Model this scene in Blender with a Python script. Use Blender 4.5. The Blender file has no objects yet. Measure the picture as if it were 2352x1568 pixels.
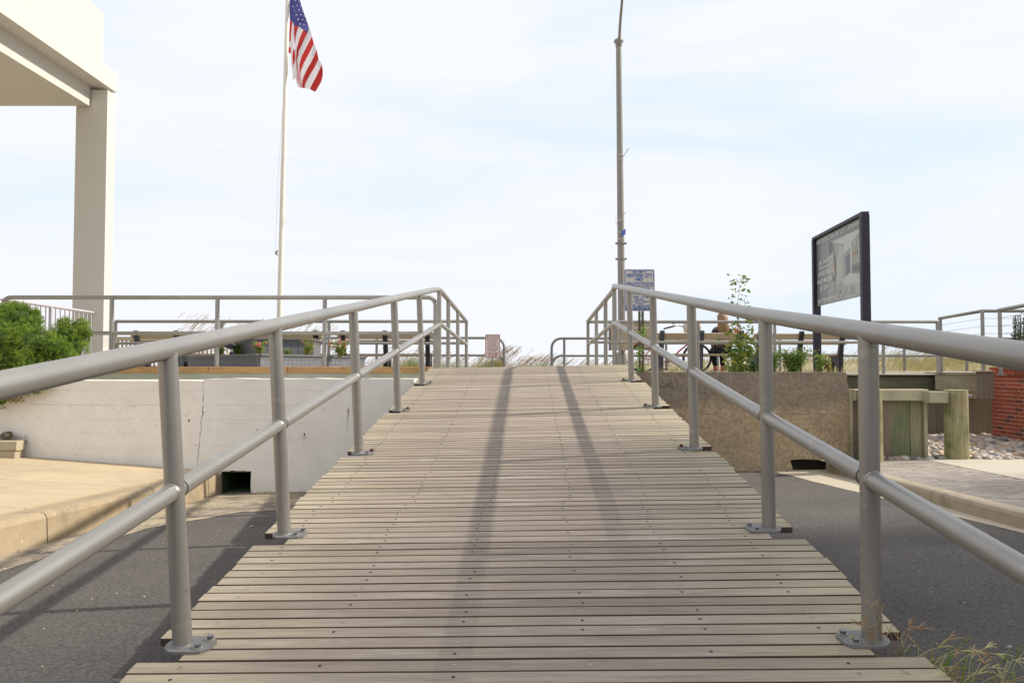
import bpy, math, random
from mathutils import Vector, Matrix, noise
random.seed(7)
R = math.radians
S = bpy.context.scene
COL = S.collection
# ------------------------------------------------------------------ camera
F = 1700.0                                   # focal length in pixels of a 2352 px wide picture
PITCH = math.atan(56 / F)
cam = bpy.data.cameras.new('camera'); camo = bpy.data.objects.new('camera', cam); COL.objects.link(camo)
cam.sensor_width = 36; cam.lens = F / 2352 * 36; cam.clip_start = .05; cam.clip_end = 12000
camo.location = (0, 0, 0); camo.rotation_euler = (math.pi / 2 + PITCH, 0, 0); S.camera = camo
def at(px, py, Y):
    """point of the real vertical plane Y seen at photo pixel px, py (2352 wide)"""
    u = (px - 1176) / F; v = (784 - py) / F
    dy = math.cos(PITCH) - v * math.sin(PITCH); dz = math.sin(PITCH) + v * math.cos(PITCH)
    return Vector((u / dy * Y, Y, dz / dy * Y))
def atx(px, Y): return (px - 1176) / F * Y
# ------------------------------------------------------------------ world, sun, exposure
SUNV = Vector((1.27, .17, 1.0)).normalized()
w = bpy.data.worlds.new('World'); S.world = w; w.use_nodes = True
nt = w.node_tree; nt.nodes.clear()
def N(t, **k):
    n = nt.nodes.new(t)
    for a, b in k.items(): setattr(n, a, b)
    return n
out = N('ShaderNodeOutputWorld'); bg = N('ShaderNodeBackground'); bg.inputs[1].default_value = .1
sky = N('ShaderNodeTexSky', sky_type='NISHITA', sun_disc=False)
sky.sun_elevation = math.asin(SUNV.z); sky.sun_rotation = math.atan2(SUNV.x, SUNV.y)
sky.air_density = 1; sky.dust_density = 2.5; sky.ozone_density = 1
tc = N('ShaderNodeTexCoord'); mp = N('ShaderNodeMapping'); mp.inputs['Scale'].default_value = (1.1, .7, 4.5)
mp.inputs['Rotation'].default_value = (0, R(9), 0)
mp.inputs['Location'].default_value = (.35, .2, .4)
n1 = N('ShaderNodeTexNoise'); n1.inputs['Scale'].default_value = 1.7; n1.inputs['Detail'].default_value = 9; n1.inputs['Roughness'].default_value = .55
n1.inputs['Distortion'].default_value = .5
rp = N('ShaderNodeValToRGB'); rp.color_ramp.elements[0].position = .31; rp.color_ramp.elements[1].position = .52
rp.color_ramp.elements[0].color = (.42, .42, .42, 1); rp.color_ramp.elements[1].color = (1, 1, 1, 1)
mx = N('ShaderNodeMix', data_type='RGBA'); mx.inputs[7].default_value = (8.2, 8.4, 8.85, 1)
pale = N('ShaderNodeMix', data_type='RGBA'); pale.inputs[0].default_value = .85; pale.inputs[7].default_value = (6.3, 8.2, 9.7, 1)
L = nt.links.new
L(tc.outputs['Generated'], mp.inputs[0]); L(mp.outputs[0], n1.inputs[0]); L(n1.outputs[0], rp.inputs[0])
L(sky.outputs[0], pale.inputs[6]); L(pale.outputs[2], mx.inputs[6]); L(rp.outputs[0], mx.inputs[0])
L(mx.outputs[2], bg.inputs[0]); L(bg.outputs[0], out.inputs[0])
sun = bpy.data.lights.new('sun', 'SUN'); sun.energy = 4.3; sun.angle = R(1.15); sun.color = (1, .94, .82)
suno = bpy.data.objects.new('sun', sun); COL.objects.link(suno)
suno.rotation_euler = SUNV.to_track_quat('Z', 'Y').to_euler()
S.view_settings.view_transform = 'Standard'; S.view_settings.look = 'None'
S.view_settings.exposure = 0.2; S.view_settings.gamma = 1; S.view_settings.use_curve_mapping = False
S.render.engine = 'CYCLES'
# ------------------------------------------------------------------ materials
def mat(name, col, rough=.7, metal=0, n=None, bump=0, spec=.5, var=0, layers=(), grain=None, rand=0, trans=0, zst=None, xed=None):
    """layers: (scale, col, lo, hi[, stretch]) noise-masked colours; grain: (stretch vec, scale, amount)"""
    m = bpy.data.materials.new(name); m.use_nodes = True
    t = m.node_tree; b = t.nodes['Principled BSDF']; k = t.links.new
    b.inputs['Roughness'].default_value = rough; b.inputs['Metallic'].default_value = metal
    b.inputs['Specular IOR Level'].default_value = spec
    tcn = t.nodes.new('ShaderNodeTexCoord'); vec = tcn.outputs['Object']
    oi = t.nodes.new('ShaderNodeObjectInfo')
    if rand:
        ad = t.nodes.new('ShaderNodeVectorMath'); ad.operation = 'MULTIPLY_ADD'
        ad.inputs[1].default_value = (37, 23, 11); k(oi.outputs['Random'], ad.inputs[0]); k(vec, ad.inputs[2]); vec = ad.outputs[0]
    def noi(scale, stretch=(1, 1, 1), det=6, ro=.6):
        mpn = t.nodes.new('ShaderNodeMapping'); mpn.inputs['Scale'].default_value = stretch; k(vec, mpn.inputs[0])
        nn = t.nodes.new('ShaderNodeTexNoise'); nn.inputs['Scale'].default_value = scale
        nn.inputs['Detail'].default_value = det; nn.inputs['Roughness'].default_value = ro; k(mpn.outputs[0], nn.inputs[0]); return nn.outputs[0]
    c = t.nodes.new('ShaderNodeRGB'); c.outputs[0].default_value = (*col, 1); cur = c.outputs[0]
    for ly in layers:
        sc, lc, lo, hi = ly[:4]; st = ly[4] if len(ly) > 4 else (1, 1, 1)
        mr = t.nodes.new('ShaderNodeMapRange'); mr.inputs[1].default_value = lo; mr.inputs[2].default_value = hi; k(noi(sc, st), mr.inputs[0])
        mm = t.nodes.new('ShaderNodeMix'); mm.data_type = 'RGBA'; mm.inputs[7].default_value = (*lc, 1)
        k(mr.outputs[0], mm.inputs[0]); k(cur, mm.inputs[6]); cur = mm.outputs[2]
    if zst:      # weathering that belongs to the height on the wall: (colour, z from, z to)
        sx_ = t.nodes.new('ShaderNodeSeparateXYZ'); k(vec, sx_.inputs[0]); nz = noi(1.3); ad_ = t.nodes.new('ShaderNodeMath'); ad_.operation = 'MULTIPLY_ADD'
        ad_.inputs[1].default_value = .9; k(nz, ad_.inputs[0]); k(sx_.outputs[2], ad_.inputs[2]); mr = t.nodes.new('ShaderNodeMapRange'); mr.inputs[1].default_value = zst[1] + .45; mr.inputs[2].default_value = zst[2] + .45; k(ad_.outputs[0], mr.inputs[0])
        mm = t.nodes.new('ShaderNodeMix'); mm.data_type = 'RGBA'; mm.inputs[7].default_value = (*zst[0], 1); k(mr.outputs[0], mm.inputs[0]); k(cur, mm.inputs[6]); cur = mm.outputs[2]
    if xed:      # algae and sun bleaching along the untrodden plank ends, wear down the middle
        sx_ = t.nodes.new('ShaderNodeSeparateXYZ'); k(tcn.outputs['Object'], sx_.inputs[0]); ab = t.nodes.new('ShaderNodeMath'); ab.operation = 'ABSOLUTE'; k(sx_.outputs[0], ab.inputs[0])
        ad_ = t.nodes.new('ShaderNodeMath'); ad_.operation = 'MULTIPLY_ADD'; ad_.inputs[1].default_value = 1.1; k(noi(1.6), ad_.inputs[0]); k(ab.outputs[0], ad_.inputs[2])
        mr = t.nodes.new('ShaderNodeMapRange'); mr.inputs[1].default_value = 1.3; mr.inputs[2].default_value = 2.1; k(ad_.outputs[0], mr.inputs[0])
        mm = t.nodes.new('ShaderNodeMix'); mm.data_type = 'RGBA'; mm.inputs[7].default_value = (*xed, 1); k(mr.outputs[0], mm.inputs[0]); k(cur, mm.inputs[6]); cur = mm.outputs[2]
    g = None
    def mulval(cur, val, lo, hi, a, bb):
        mr = t.nodes.new('ShaderNodeMapRange'); mr.inputs[1].default_value = lo; mr.inputs[2].default_value = hi
        mr.inputs[3].default_value = a; mr.inputs[4].default_value = bb; mr.clamp = False; k(val, mr.inputs[0])
        vm = t.nodes.new('ShaderNodeVectorMath'); vm.operation = 'SCALE'; k(cur, vm.inputs[0]); k(mr.outputs[0], vm.inputs[3]); return vm.outputs[0]
    if grain:
        st, sc, am = grain; g = noi(sc, st, 8, .7); cur = mulval(cur, g, .25, .75, 1 - am, 1 + am)
    if var: cur = mulval(cur, noi(n or 3), .3, .7, 1 - var, 1 + var)
    if rand: cur = mulval(cur, oi.outputs['Random'], 0, 1, 1 - rand, 1 + rand)
    k(cur, b.inputs['Base Color'])
    if bump:
        bn = t.nodes.new('ShaderNodeBump'); bn.inputs['Strength'].default_value = bump; bn.inputs['Distance'].default_value = .01
        k(g if g else noi((n or 3) * 12, det=4), bn.inputs['Height']); k(bn.outputs[0], b.inputs['Normal'])
    if trans:
        tb = t.nodes.new('ShaderNodeBsdfTranslucent'); k(cur, tb.inputs[0]); ms = t.nodes.new('ShaderNodeMixShader'); ms.inputs[0].default_value = trans
        k(b.outputs[0], ms.inputs[1]); k(tb.outputs[0], ms.inputs[2]); k(ms.outputs[0], t.nodes['Material Output'].inputs[0])
    return m
M = {}
M['rail'] = mat('painted_grey_metal', (.33, .315, .29), .37, .6, n=2, var=.07, bump=.02, layers=((1.3, (.30, .285, .27), .5, .7), (5, (.42, .40, .37), .60, .75, (1, 1, 3)), (9, (.17, .155, .14), .67, .75), (60, (.5, .48, .44), .72, .78)))
M['rail2'] = mat('weathered_grey_metal', (.21, .205, .2), .6, .3, n=3, var=.1)
M['bolt'] = mat('zinc_bolt', (.2, .2, .22), .35, .8)
M['washer'] = mat('pale_washer', (.40, .38, .33), .5, .4)
M['rust'] = mat('rusty_bolt', (.13, .05, .03), .8, .3)
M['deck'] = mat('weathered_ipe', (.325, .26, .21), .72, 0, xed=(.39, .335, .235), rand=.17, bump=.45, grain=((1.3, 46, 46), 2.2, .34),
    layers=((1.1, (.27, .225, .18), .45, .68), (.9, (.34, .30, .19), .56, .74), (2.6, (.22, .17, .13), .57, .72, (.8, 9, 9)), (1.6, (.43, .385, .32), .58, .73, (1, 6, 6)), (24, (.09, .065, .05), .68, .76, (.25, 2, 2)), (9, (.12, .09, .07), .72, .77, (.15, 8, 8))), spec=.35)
M['side'] = mat('shaded_plank_side', (.075, .05, .038), .9, n=12, var=.2)  # gap shade put into the plank sides' colour, along with joint dirt
M['under'] = mat('under_timber', (.12, .10, .07), .9, n=4, var=.3)
M['hole'] = mat('screw_hole', (.015, .012, .01), .6)
M['screw'] = mat('screw_ring', (.55, .5, .42), .4, .6)
M['asphalt'] = mat('asphalt', (.125, .11, .10), .85, n=60, var=.6, bump=.8, layers=((.7, (.092, .082, .076), .45, .7), (.5, (.17, .15, .135), .58, .75), (80, (.42, .38, .34), .66, .70)))
M['gutter'] = mat('gutter_concrete', (.38, .31, .22), .9, n=12, var=.2, bump=.4, layers=((1.6, (.17, .14, .115), .48, .62), (9, (.42, .36, .27), .6, .7), (45, (.12, .09, .07), .7, .74)))
M['gutter2'] = mat('pale_gutter', (.47, .40, .30), .9, n=8, var=.08, bump=.15, layers=((3, (.36, .3, .22), .6, .75),))
M['walk'] = mat('tan_sidewalk', (.49, .39, .255), .9, n=5, var=.07, bump=.12, rand=.04, layers=((1.2, (.40, .32, .22), .45, .68), (4, (.36, .28, .18), .62, .76), (50, (.25, .17, .1), .72, .76)))
M['curb'] = mat('curb_concrete', (.37, .285, .18), .9, n=9, var=.12, bump=.35, rand=.05, layers=((2.4, (.27, .21, .14), .5, .7), (28, (.5, .43, .33), .63, .7)))
M['curb2'] = mat('pale_curb', (.42, .345, .25), .9, n=8, var=.08, bump=.2, rand=.04, layers=((3, (.3, .24, .17), .58, .75),))
M['slab'] = mat('pale_slab', (.47, .425, .34), .9, n=6, var=.06, bump=.12, rand=.04)
M['wwall'] = mat('white_painted_concrete', (.84, .80, .745), .8, n=4, var=.04, bump=.4, layers=((1.3, (.76, .715, .65), .5, .72), (7, (.44, .39, .32), .66, .76), (1.5, (.86, .83, .785), .55, .7), (40, (.80, .77, .72), .68, .72)))
M['bwall'] = mat('aged_concrete', (.49, .365, .225), .95, zst=((.32, .255, .185), -.66, -.5), n=22, var=.28, bump=.9, layers=((.9, (.54, .41, .26), .45, .60), (1.4, (.41, .31, .205), .50, .72, (1, 1, 1.6)), (30, (.22, .165, .11), .60, .69), (60, (.6, .53, .43), .67, .71)))
M['band'] = mat('greenish_concrete', (.60, .60, .50), .85, n=3, var=.1, layers=((2.5, (.5, .5, .38), .5, .7),))
M['edge'] = mat('pale_wall_edge', (.75, .73, .70), .8, n=20, var=.08)
M['timber'] = mat('orange_timber', (.50, .28, .115), .8, grain=((1.2, 30, 30), 1.6, .3), bump=.2, rand=.1, layers=((2, (.33, .2, .1), .5, .72, (1, 4, 4)),))
M['timberg'] = mat('green_treated_timber', (.24, .21, .125), .85, grain=((36, 36, 1.3), 1.3, .42), bump=.3, rand=.16, layers=((2.5, (.16, .20, .10), .42, .62), (4, (.28, .21, .13), .6, .75)))
M['timberh'] = mat('pale_beam', (.42, .375, .25), .85, grain=((1.4, 30, 30), 1.4, .22), bump=.25, rand=.1, layers=((2, (.24, .23, .13), .5, .7),))
M['timberd'] = mat('dark_stained_timber', (.12, .115, .07), .9, grain=((1.4, 25, 25), 1.4, .35), bump=.25, layers=((1.6, (.17, .165, .10), .48, .66),))
M['timberb'] = mat('brown_boards', (.19, .15, .105), .9, grain=((30, 30, 1.3), 1.3, .25), bump=.25, rand=.18)
M['log'] = mat('green_log', (.30, .27, .145), .9, grain=((30, 30, 1.2), 1.5, .5), bump=.9, layers=((3, (.14, .16, .06), .45, .62), (4, (.27, .18, .10), .55, .68), (18, (.08, .07, .04), .64, .72, (1, 1, .1))))
M['tar'] = mat('tar', (.02, .02, .018), .8)
M['mortar'] = mat('mortar', (.62, .40, .28), .95, n=20, var=.1)
M['brick'] = mat('red_brick', (.40, .085, .045), .85, n=20, var=.2, bump=.3, rand=.22)
M['brick2'] = mat('dark_brick', (.17, .06, .05), .85, n=20, var=.2, bump=.3, rand=.15)
M['paver'] = mat('brown_paver', (.315, .27, .235), .9, n=14, var=.15, bump=.3, rand=.12, layers=((.6, (.37, .325, .275), .5, .65),))
M['stone'] = mat('river_stone', (.38, .315, .26), .6, n=9, var=.2, rand=.25, layers=())
M['stone2'] = mat('orange_stone', (.43, .29, .18), .6, n=9, var=.2, rand=.2)
M['stone3'] = mat('dark_stone', (.13, .125, .13), .6, n=9, var=.2, rand=.3)
M['stone4'] = mat('cream_stone', (.52, .47, .39), .6, n=9, var=.15, rand=.15)
M['soil'] = mat('dry_soil', (.17, .13, .085), .95, n=14, var=.3, bump=.5)
M['sand'] = mat('dune_sand', (.36, .30, .20), .95, n=3, var=.12)
M['sea'] = mat('sea_water', (.05, .12, .16), .15)
M['stucco'] = mat('cream_stucco', (.61, .585, .55), .85, n=7, var=.02, bump=.12)
M['planter'] = mat('blue_grey_paint', (.16, .165, .185), .65, n=5, var=.1, rand=.06)
M['slat'] = mat('tan_composite', (.44, .35, .245), .7, rand=.06, grain=((1.2, 20, 20), 1.2, .12))
M['iron'] = mat('black_cast', (.012, .013, .02), .45)
M['irong'] = mat('blue_black_cast', (.05, .06, .085), .45)
M['black'] = mat('black_frame', (.022, .018, .032), .5)
M['pole'] = mat('lamp_pole_metal', (.26, .245, .225), .5, n=3, var=.08)
M['fpole'] = mat('cream_flagpole', (.74, .71, .64), .5, n=2, var=.06)
M['band2'] = mat('steel_band', (.6, .55, .48), .4, .5)
M['red'] = mat('flag_red', (.55, .035, .03), .8, trans=.35)
M['white'] = mat('flag_white', (.78, .76, .80), .8, trans=.35)
M['blue'] = mat('flag_blue', (.075, .075, .28), .8, trans=.3)
M['star'] = mat('flag_star', (.8, .8, .82), .8)
M['signw'] = mat('sign_face', (.62, .58, .52), .5)
M['signb'] = mat('sign_blue', (.03, .12, .42), .5)
M['signp'] = mat('sign_pink', (.68, .62, .60), .5)
M['signr'] = mat('sign_red', (.36, .05, .06), .5)
M['blackink'] = mat('black_ink', (.02, .02, .02), .6)
M['white2'] = mat('white_plastic', (.75, .73, .70), .5)
M['bal'] = mat('pale_baluster', (.46, .44, .47), .5)
M['juniper'] = mat('juniper_green', (.16, .26, .035), .8, n=6, var=.3, layers=((5, (.23, .34, .045), .48, .62), (7, (.06, .13, .018), .55, .7)), trans=.3)
M['junipery'] = mat('juniper_tip', (.33, .44, .06), .8, n=6, var=.25, trans=.3)
M['juncore'] = mat('juniper_core_drain_shade', (.035, .075, .014), .95)
M['dead'] = mat('dead_sprig', (.26, .13, .05), .9)
M['leafg'] = mat('leaf_green', (.17, .32, .05), .6, n=9, var=.3, rand=.2, trans=.35)
M['leafy'] = mat('leaf_olive', (.30, .33, .05), .6, n=9, var=.3, trans=.35)
M['leafd'] = mat('leaf_dark', (.05, .08, .025), .7, n=9, var=.3)
M['leafr'] = mat('leaf_rusty', (.30, .17, .03), .7, n=9, var=.3, trans=.3)
M['petal'] = mat('pink_petal', (.6, .15, .16), .7)
M['petalo'] = mat('salmon_petal', (.62, .2, .1), .7)
M['stem'] = mat('stem', (.10, .11, .03), .8)
M['grassg'] = mat('dune_grass_green', (.27, .31, .08), .8, n=4, var=.3, trans=.3)
M['grassy'] = mat('dune_grass_straw', (.48, .42, .17), .8, n=4, var=.25, trans=.3)
M['plume'] = mat('seed_plume', (.42, .31, .19), .9, trans=.3)
M['weed'] = mat('weed_stem', (.48, .46, .22), .8, n=9, var=.3)
M['weedo'] = mat('weed_stem_dry', (.42, .27, .15), .8)
M['redpaint'] = mat('red_bike_paint', (.42, .012, .02), .35)
M['rubber'] = mat('rubber', (.015, .015, .015), .7)
M['chrome'] = mat('chrome', (.5, .5, .5), .25, .9)
M['cloth'] = mat('white_canvas', (.62, .54, .46), .9)
M['skin'] = mat('skin', (.50, .28, .19), .6)
M['hair'] = mat('blond_hair', (.27, .15, .08), .6, grain=((25, 25, 2), 3, .4))
M['dark'] = mat('dark_cloth', (.012, .012, .022), .9)
M['print'] = mat('printed_shirt', (.035, .03, .06), .9, layers=((14, (.40, .22, .10), .56, .62),))
M['coral'] = mat('coral_cloth', (.55, .16, .09), .9)
M['sock'] = mat('pink_sock', (.6, .12, .2), .9)
M['leaf'] = mat('fallen_leaf', (.27, .12, .05), .9, rand=.3)
M['bit'] = mat('pebble_bit', (.42, .37, .31), .8)
for nm, c in dict(p1=(.20, .20, .195), p2=(.29, .30, .265), p3=(.40, .42, .35), p4=(.10, .105, .10), p5=(.17, .155, .14), p6=(.48, .49, .42), p7=(.30, .36, .36), p8=(.5, .22, .06), p9=(.14, .12, .16), p10=(.74, .74, .72), p11=(.36, .27, .23)).items():
    M[nm] = mat('print_' + nm, c, .35, spec=.4)
# ------------------------------------------------------------------ mesh helpers
class MB:
    def __init__(s): s.v = []; s.f = []; s.m = []; s.s = []; s.mats = []
    def mi(s, m):
        m = M[m] if isinstance(m, str) else m
        if m not in s.mats: s.mats.append(m)
        return s.mats.index(m)
    def add(s, vs, fs, m, smooth=False):
        b = len(s.v); i = s.mi(m); s.v += [tuple(p) for p in vs]
        for f in fs: s.f.append([b + q for q in f]); s.m.append(i); s.s.append(smooth)
    def box(s, a, b, m, bev=0):
        (x0, y0, z0), (x1, y1, z1) = a, b
        if bev:
            vs = []; fs = []
            prof = lambda u0, u1, v0, v1, c: [(u0 + c, v0), (u1 - c, v0), (u1, v0 + c), (u1, v1 - c), (u1 - c, v1), (u0 + c, v1), (u0, v1 - c), (u0, v0 + c)]
            P = prof(y0, y1, z0, z1, bev)
            for x in (x0, x1):
                vs += [(x, p, q) for p, q in P]
            fs = [list(range(7, -1, -1)), list(range(8, 16))] + [[i, (i + 1) % 8, 8 + (i + 1) % 8, 8 + i] for i in range(8)]
            s.add(vs, fs, m); return
        s.add([(x0, y0, z0), (x1, y0, z0), (x1, y1, z0), (x0, y1, z0), (x0, y0, z1), (x1, y0, z1), (x1, y1, z1), (x0, y1, z1)],
              [(3, 2, 1, 0), (4, 5, 6, 7), (0, 1, 5, 4), (1, 2, 6, 5), (2, 3, 7, 6), (3, 0, 4, 7)], m)
    def tube(s, pts, r, m, n=12, cap=True):
        pts = [Vector(p) for p in pts]; rs = r if isinstance(r, (list, tuple)) else [r] * len(pts)
        d0 = (pts[1] - pts[0]).normalized(); up = Vector((0, 0, 1)) if abs(d0.z) < .9 else Vector((1, 0, 0))
        a = d0.cross(up).normalized(); vs = []; k = len(pts)
        for i, p in enumerate(pts):
            d = ((pts[min(i + 1, k - 1)] - p).normalized() + (p - pts[max(i - 1, 0)]).normalized())
            d = d.normalized() if d.length > 1e-6 else d0
            a = (a - d * a.dot(d)).normalized(); b = d.cross(a)
            sc = 1.0
            if 0 < i < k - 1:
                c = (pts[i + 1] - p).normalized().dot(d); sc = 1 / max(c, .6)
            vs += [p + (a * math.cos(t) + b * math.sin(t)) * rs[i] * (1 + 0 * sc) for t in [2 * math.pi * j / n for j in range(n)]]
        fs = [[i * n + j, i * n + (j + 1) % n, (i + 1) * n + (j + 1) % n, (i + 1) * n + j] for i in range(k - 1) for j in range(n)]
        s.add(vs, fs, m, True)
        if cap: s.add(vs[:n], [list(range(n - 1, -1, -1))], m); s.add(vs[-n:], [list(range(n))], m)
    def prism(s, poly, axis, a, b, m, flip=False):
        """poly in the plane normal to axis, extruded from a to b"""
        def P(p, t): return {'x': (t, p[0], p[1]), 'y': (p[0], t, p[1]), 'z': (p[0], p[1], t)}[axis]
        n = len(poly); vs = [P(p, a) for p in poly] + [P(p, b) for p in poly]
        area = sum(poly[i][0] * poly[(i + 1) % n][1] - poly[(i + 1) % n][0] * poly[i][1] for i in range(n))
        fs = [list(range(n - 1, -1, -1)), list(range(n, 2 * n))] + [[i, (i + 1) % n, n + (i + 1) % n, n + i] for i in range(n)]
        if (area < 0) ^ (axis == 'y'): fs = [f[::-1] for f in fs]
        s.add(vs, fs, m)
    def ell(s, c, r, m, nu=10, nv=6, jit=0, rot=None):
        vs = []; c = Vector(c)
        for i in range(1, nv):
            for j in range(nu):
                th = math.pi * i / nv; ph = 2 * math.pi * j / nu; q = 1 + random.uniform(-jit, jit)
                p = Vector((r[0] * math.sin(th) * math.cos(ph) * q, r[1] * math.sin(th) * math.sin(ph) * q, r[2] * math.cos(th) * q))
                if rot: p = rot @ p
                vs.append(c + p)
        t = Vector((0, 0, r[2])); 
        if rot: t = rot @ t
        vs += [c + t, c - t]; T = len(vs) - 2
        fs = [[i * nu + j, (i + 1) * nu + j, (i + 1) * nu + (j + 1) % nu, i * nu + (j + 1) % nu] for i in range(nv - 2) for j in range(nu)]
        fs += [[T, j, (j + 1) % nu] for j in range(nu)] + [[T + 1, (nv - 2) * nu + (j + 1) % nu, (nv - 2) * nu + j] for j in range(nu)]
        s.add(vs, fs, m, True)
    def leaf(s, p, d, nrm, l, wd, m):
        d = Vector(d).normalized(); sd = d.cross(Vector(nrm));
        sd = sd.normalized() if sd.length > 1e-4 else Vector((1, 0, 0)); p = Vector(p); up = sd.cross(d)
        s.add([p, p + d * l * .45 + sd * wd / 2 - up * l * .04, p + d * l - up * l * .12, p + d * l * .45 - sd * wd / 2 - up * l * .04, p + d * l * .5 + up * wd * .12], [(0, 1, 4), (1, 2, 4), (2, 3, 4), (3, 0, 4)], m)
    def blade(s, p, lean, h, wd, m, seg=4, curve=1.6):
        p = Vector(p); lean = Vector(lean); sd = Vector((random.uniform(-1, 1), random.uniform(-.4, .4), 0)).normalized() * wd / 2; vs = []
        for i in range(seg + 1):
            t = i / seg; c = p + Vector((0, 0, h * t * (1 - .18 * t * t * lean.length / max(h, .01)))) + lean * t ** curve
            k = 1 - t * .85; vs += [c - sd * k, c + sd * k]
        s.add(vs, [(2 * i, 2 * i + 1, 2 * i + 3, 2 * i + 2) for i in range(seg)], m)
        return c
    def mesh(s, name):
        me = bpy.data.meshes.new(name); me.from_pydata(s.v, [], s.f)
        for m in s.mats: me.materials.append(m)
        me.polygons.foreach_set('material_index', s.m); me.polygons.foreach_set('use_smooth', s.s); me.update(); return me
    def build(s, name, parent=None, mat=None): return obj(name, s.mesh(name), parent, mat)
def obj(name, me, parent=None, mx=None):
    o = bpy.data.objects.new(name, me); COL.objects.link(o)
    if parent: o.parent = parent
    if mx is not None: o.matrix_local = mx
    return o
def tag(o, label, cat, group=None):
    o['label'] = label; o['category'] = cat
    if group: o['group'] = group
    return o
def thing(name, label, cat, loc=(0, 0, 0), group=None):
    o = obj(name, None); o.location = loc; bpy.context.view_layer.update if 0 else None; return tag(o, label, cat, group)
def struct(o): o['kind'] = 'structure'; return o
def stuff(o): o['kind'] = 'stuff'; return o
def rel(o):
    """parts are modelled in world coordinates under a root standing at its base: cancel the root's offset"""
    return Matrix.Translation(-o.location)
def part(mb, name, root): return mb.build(name, root, rel(root))
TEXTS = []
def text(name, body, root, mtx, size, m, sx=1, bold=0, align='CENTER', sub=None):
    cu = bpy.data.curves.new(name, 'FONT'); cu.body = body; cu.size = size; cu.align_x = align; cu.align_y = 'CENTER'
    cu.offset = bold; cu.extrude = .0006; cu.resolution_u = 3; cu.materials.append(M[m])
    o = obj(name, cu); o.matrix_world = mtx @ Matrix.Diagonal((sx, 1, 1, 1)); TEXTS.append((o, root)); return o
# ------------------------------------------------------------------ ground heights
def zL(Y):
    Y = min(Y, 9.4); return -1.35 - .0625 * (Y - 5.24) if Y > 1.5 else -1.116 - .02 * (Y - 1.5)
def zR(Y):
    Y = min(Y, 10.7); return -1.2 - .037 * (Y - 3) if Y > 1 else -1.126 - .02 * (Y - 1)
def G(X, Y):
    t = min(1, max(0, (X + 3.6) / 7.9)); return zL(Y) * (1 - t) + zR(Y) * t
def sheet(name, xs, ys, zf, m):
    b = MB(); vs = [(x, y, zf(x, y)) for y in ys for x in xs]; n = len(xs)
    b.add(vs, [[j * n + i, j * n + i + 1, (j + 1) * n + i + 1, (j + 1) * n + i] for j in range(len(ys) - 1) for i in range(n - 1)], m, True); return b.build(name)
def lin(a, b, n): return [a + (b - a) * i / n for i in range(n + 1)]
struct(sheet('road', lin(-3.64, 4.6, 30), lin(-9, 10.62, 60), G, 'asphalt'))
struct(sheet('ground', [-3000, -400, -60, -12, 12, 60, 400, 3000], [-400, -60, -8, 30, 60], lambda x, y: -2.1, 'sand'))
struct(sheet('sea', [-6000, -500, 0, 500, 6000], [58, 200, 1500, 9000], lambda x, y: -2.6 if y > 60 else -2.05, 'sea'))
# gutters as strips between two edge lines, 4 mm above the asphalt
def strip(name, A, B, m, dz=.004, ys=None):
    """A, B: lists of (X, Y) edge points; filled between them"""
    b = MB(); n = min(len(A), len(B)); vs = []
    K = 6
    for (a, c) in zip(A, B):
        for k in range(K + 1):
            x = a[0] + (c[0] - a[0]) * k / K; y = a[1] + (c[1] - a[1]) * k / K; vs.append((x, y, G(x, y) + dz))
    W = K + 1
    b.add(vs, [[j * W + i, j * W + i + 1, (j + 1) * W + i + 1, (j + 1) * W + i] for j in range(n - 1) for i in range(K)], m, True)
    return struct(b.build(name))
def wob(x, y, a=.03): return x + noise.noise(Vector((x * 2, y * 3, 0))) * a
ysg = lin(-9, 9.4, 90)
def lg(y):
    if y < 4.6: return -3.3
    if y < 6.6: return -3.3 + (y - 4.6) * .06
    if y < 7.6: return -3.18 + (y - 6.6) * .45
    return -2.73 + min(1, (y - 7.6) / .22) * 2.9
strip('left_gutter', [(-3.64, y) for y in ysg], [(wob(lg(y), y, .05), y + .06 * noise.noise(Vector((y * 4, 1, 0)))) for y in ysg], 'gutter')
def rc(y): return 4.11 + max(0, y - 6.4) * .055 + max(0, y - 8.6) * .06
def rg(y): return (4.0 if y < 5.8 else 4.0 - (y - 5.8) * .068) + .0
strip('right_gutter', [(wob(rg(y), y, .02), y) for y in lin(-9, 10.6, 60)], [(rc(y) + .01, y) for y in lin(-9, 10.6, 60)], 'gutter2')
# ------------------------------------------------------------------ curbs and pavements
def ztopL(Y): return zL(Y) + .235 + max(0, Y - 5.2) * .011
def zwalkL(X, Y): return ztopL(Y) + (-(X + 3.66)) * .075 * max(.2, min(1, (Y) / 9))
curb = struct(obj('left_curb', None))
ends = [-9, -6, -3.2, -.6, 1.9, 3.9, 5.86, 7.6, 8.95, 9.36]
for a, c in zip(ends[:-1], ends[1:]):
    b = MB(); ys = lin(a + .006, c - .006, 6); prof = [(-3.90, 0, -.5), (-3.90, 1, -.001), (-3.715, 1, .0), (-3.675, 1, -.012), (-3.655, 1, -.045), (-3.63, 0, -.3)]
    vs = []
    for y in ys:
        jx = noise.noise(Vector((y, 3, 0))) * .01
        for (x, k, d) in prof: vs.append((x + jx, y, (ztopL(y) + d) if k else zL(y) + d))
    n = len(prof); fs = [[j * n + i, (j + 1) * n + i, (j + 1) * n + i + 1, j * n + i + 1] for j in range(6) for i in range(n - 1)]
    fs += [list(range(n)), list(range(7 * n - 1, 6 * n - 1, -1))]
    b.add(vs, [f[::-1] for f in fs], 'curb'); b.build('curb_segment', curb)
walk = struct(obj('left_sidewalk', None))
xs = [-3.91, -5.15, -6.5, -7.9, -9.3, -10.7]; ysw = [-4.4, -2.9, -1.4, .1, 1.6, 3.1, 4.55, 6.0, 7.5, 9.37]
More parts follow.
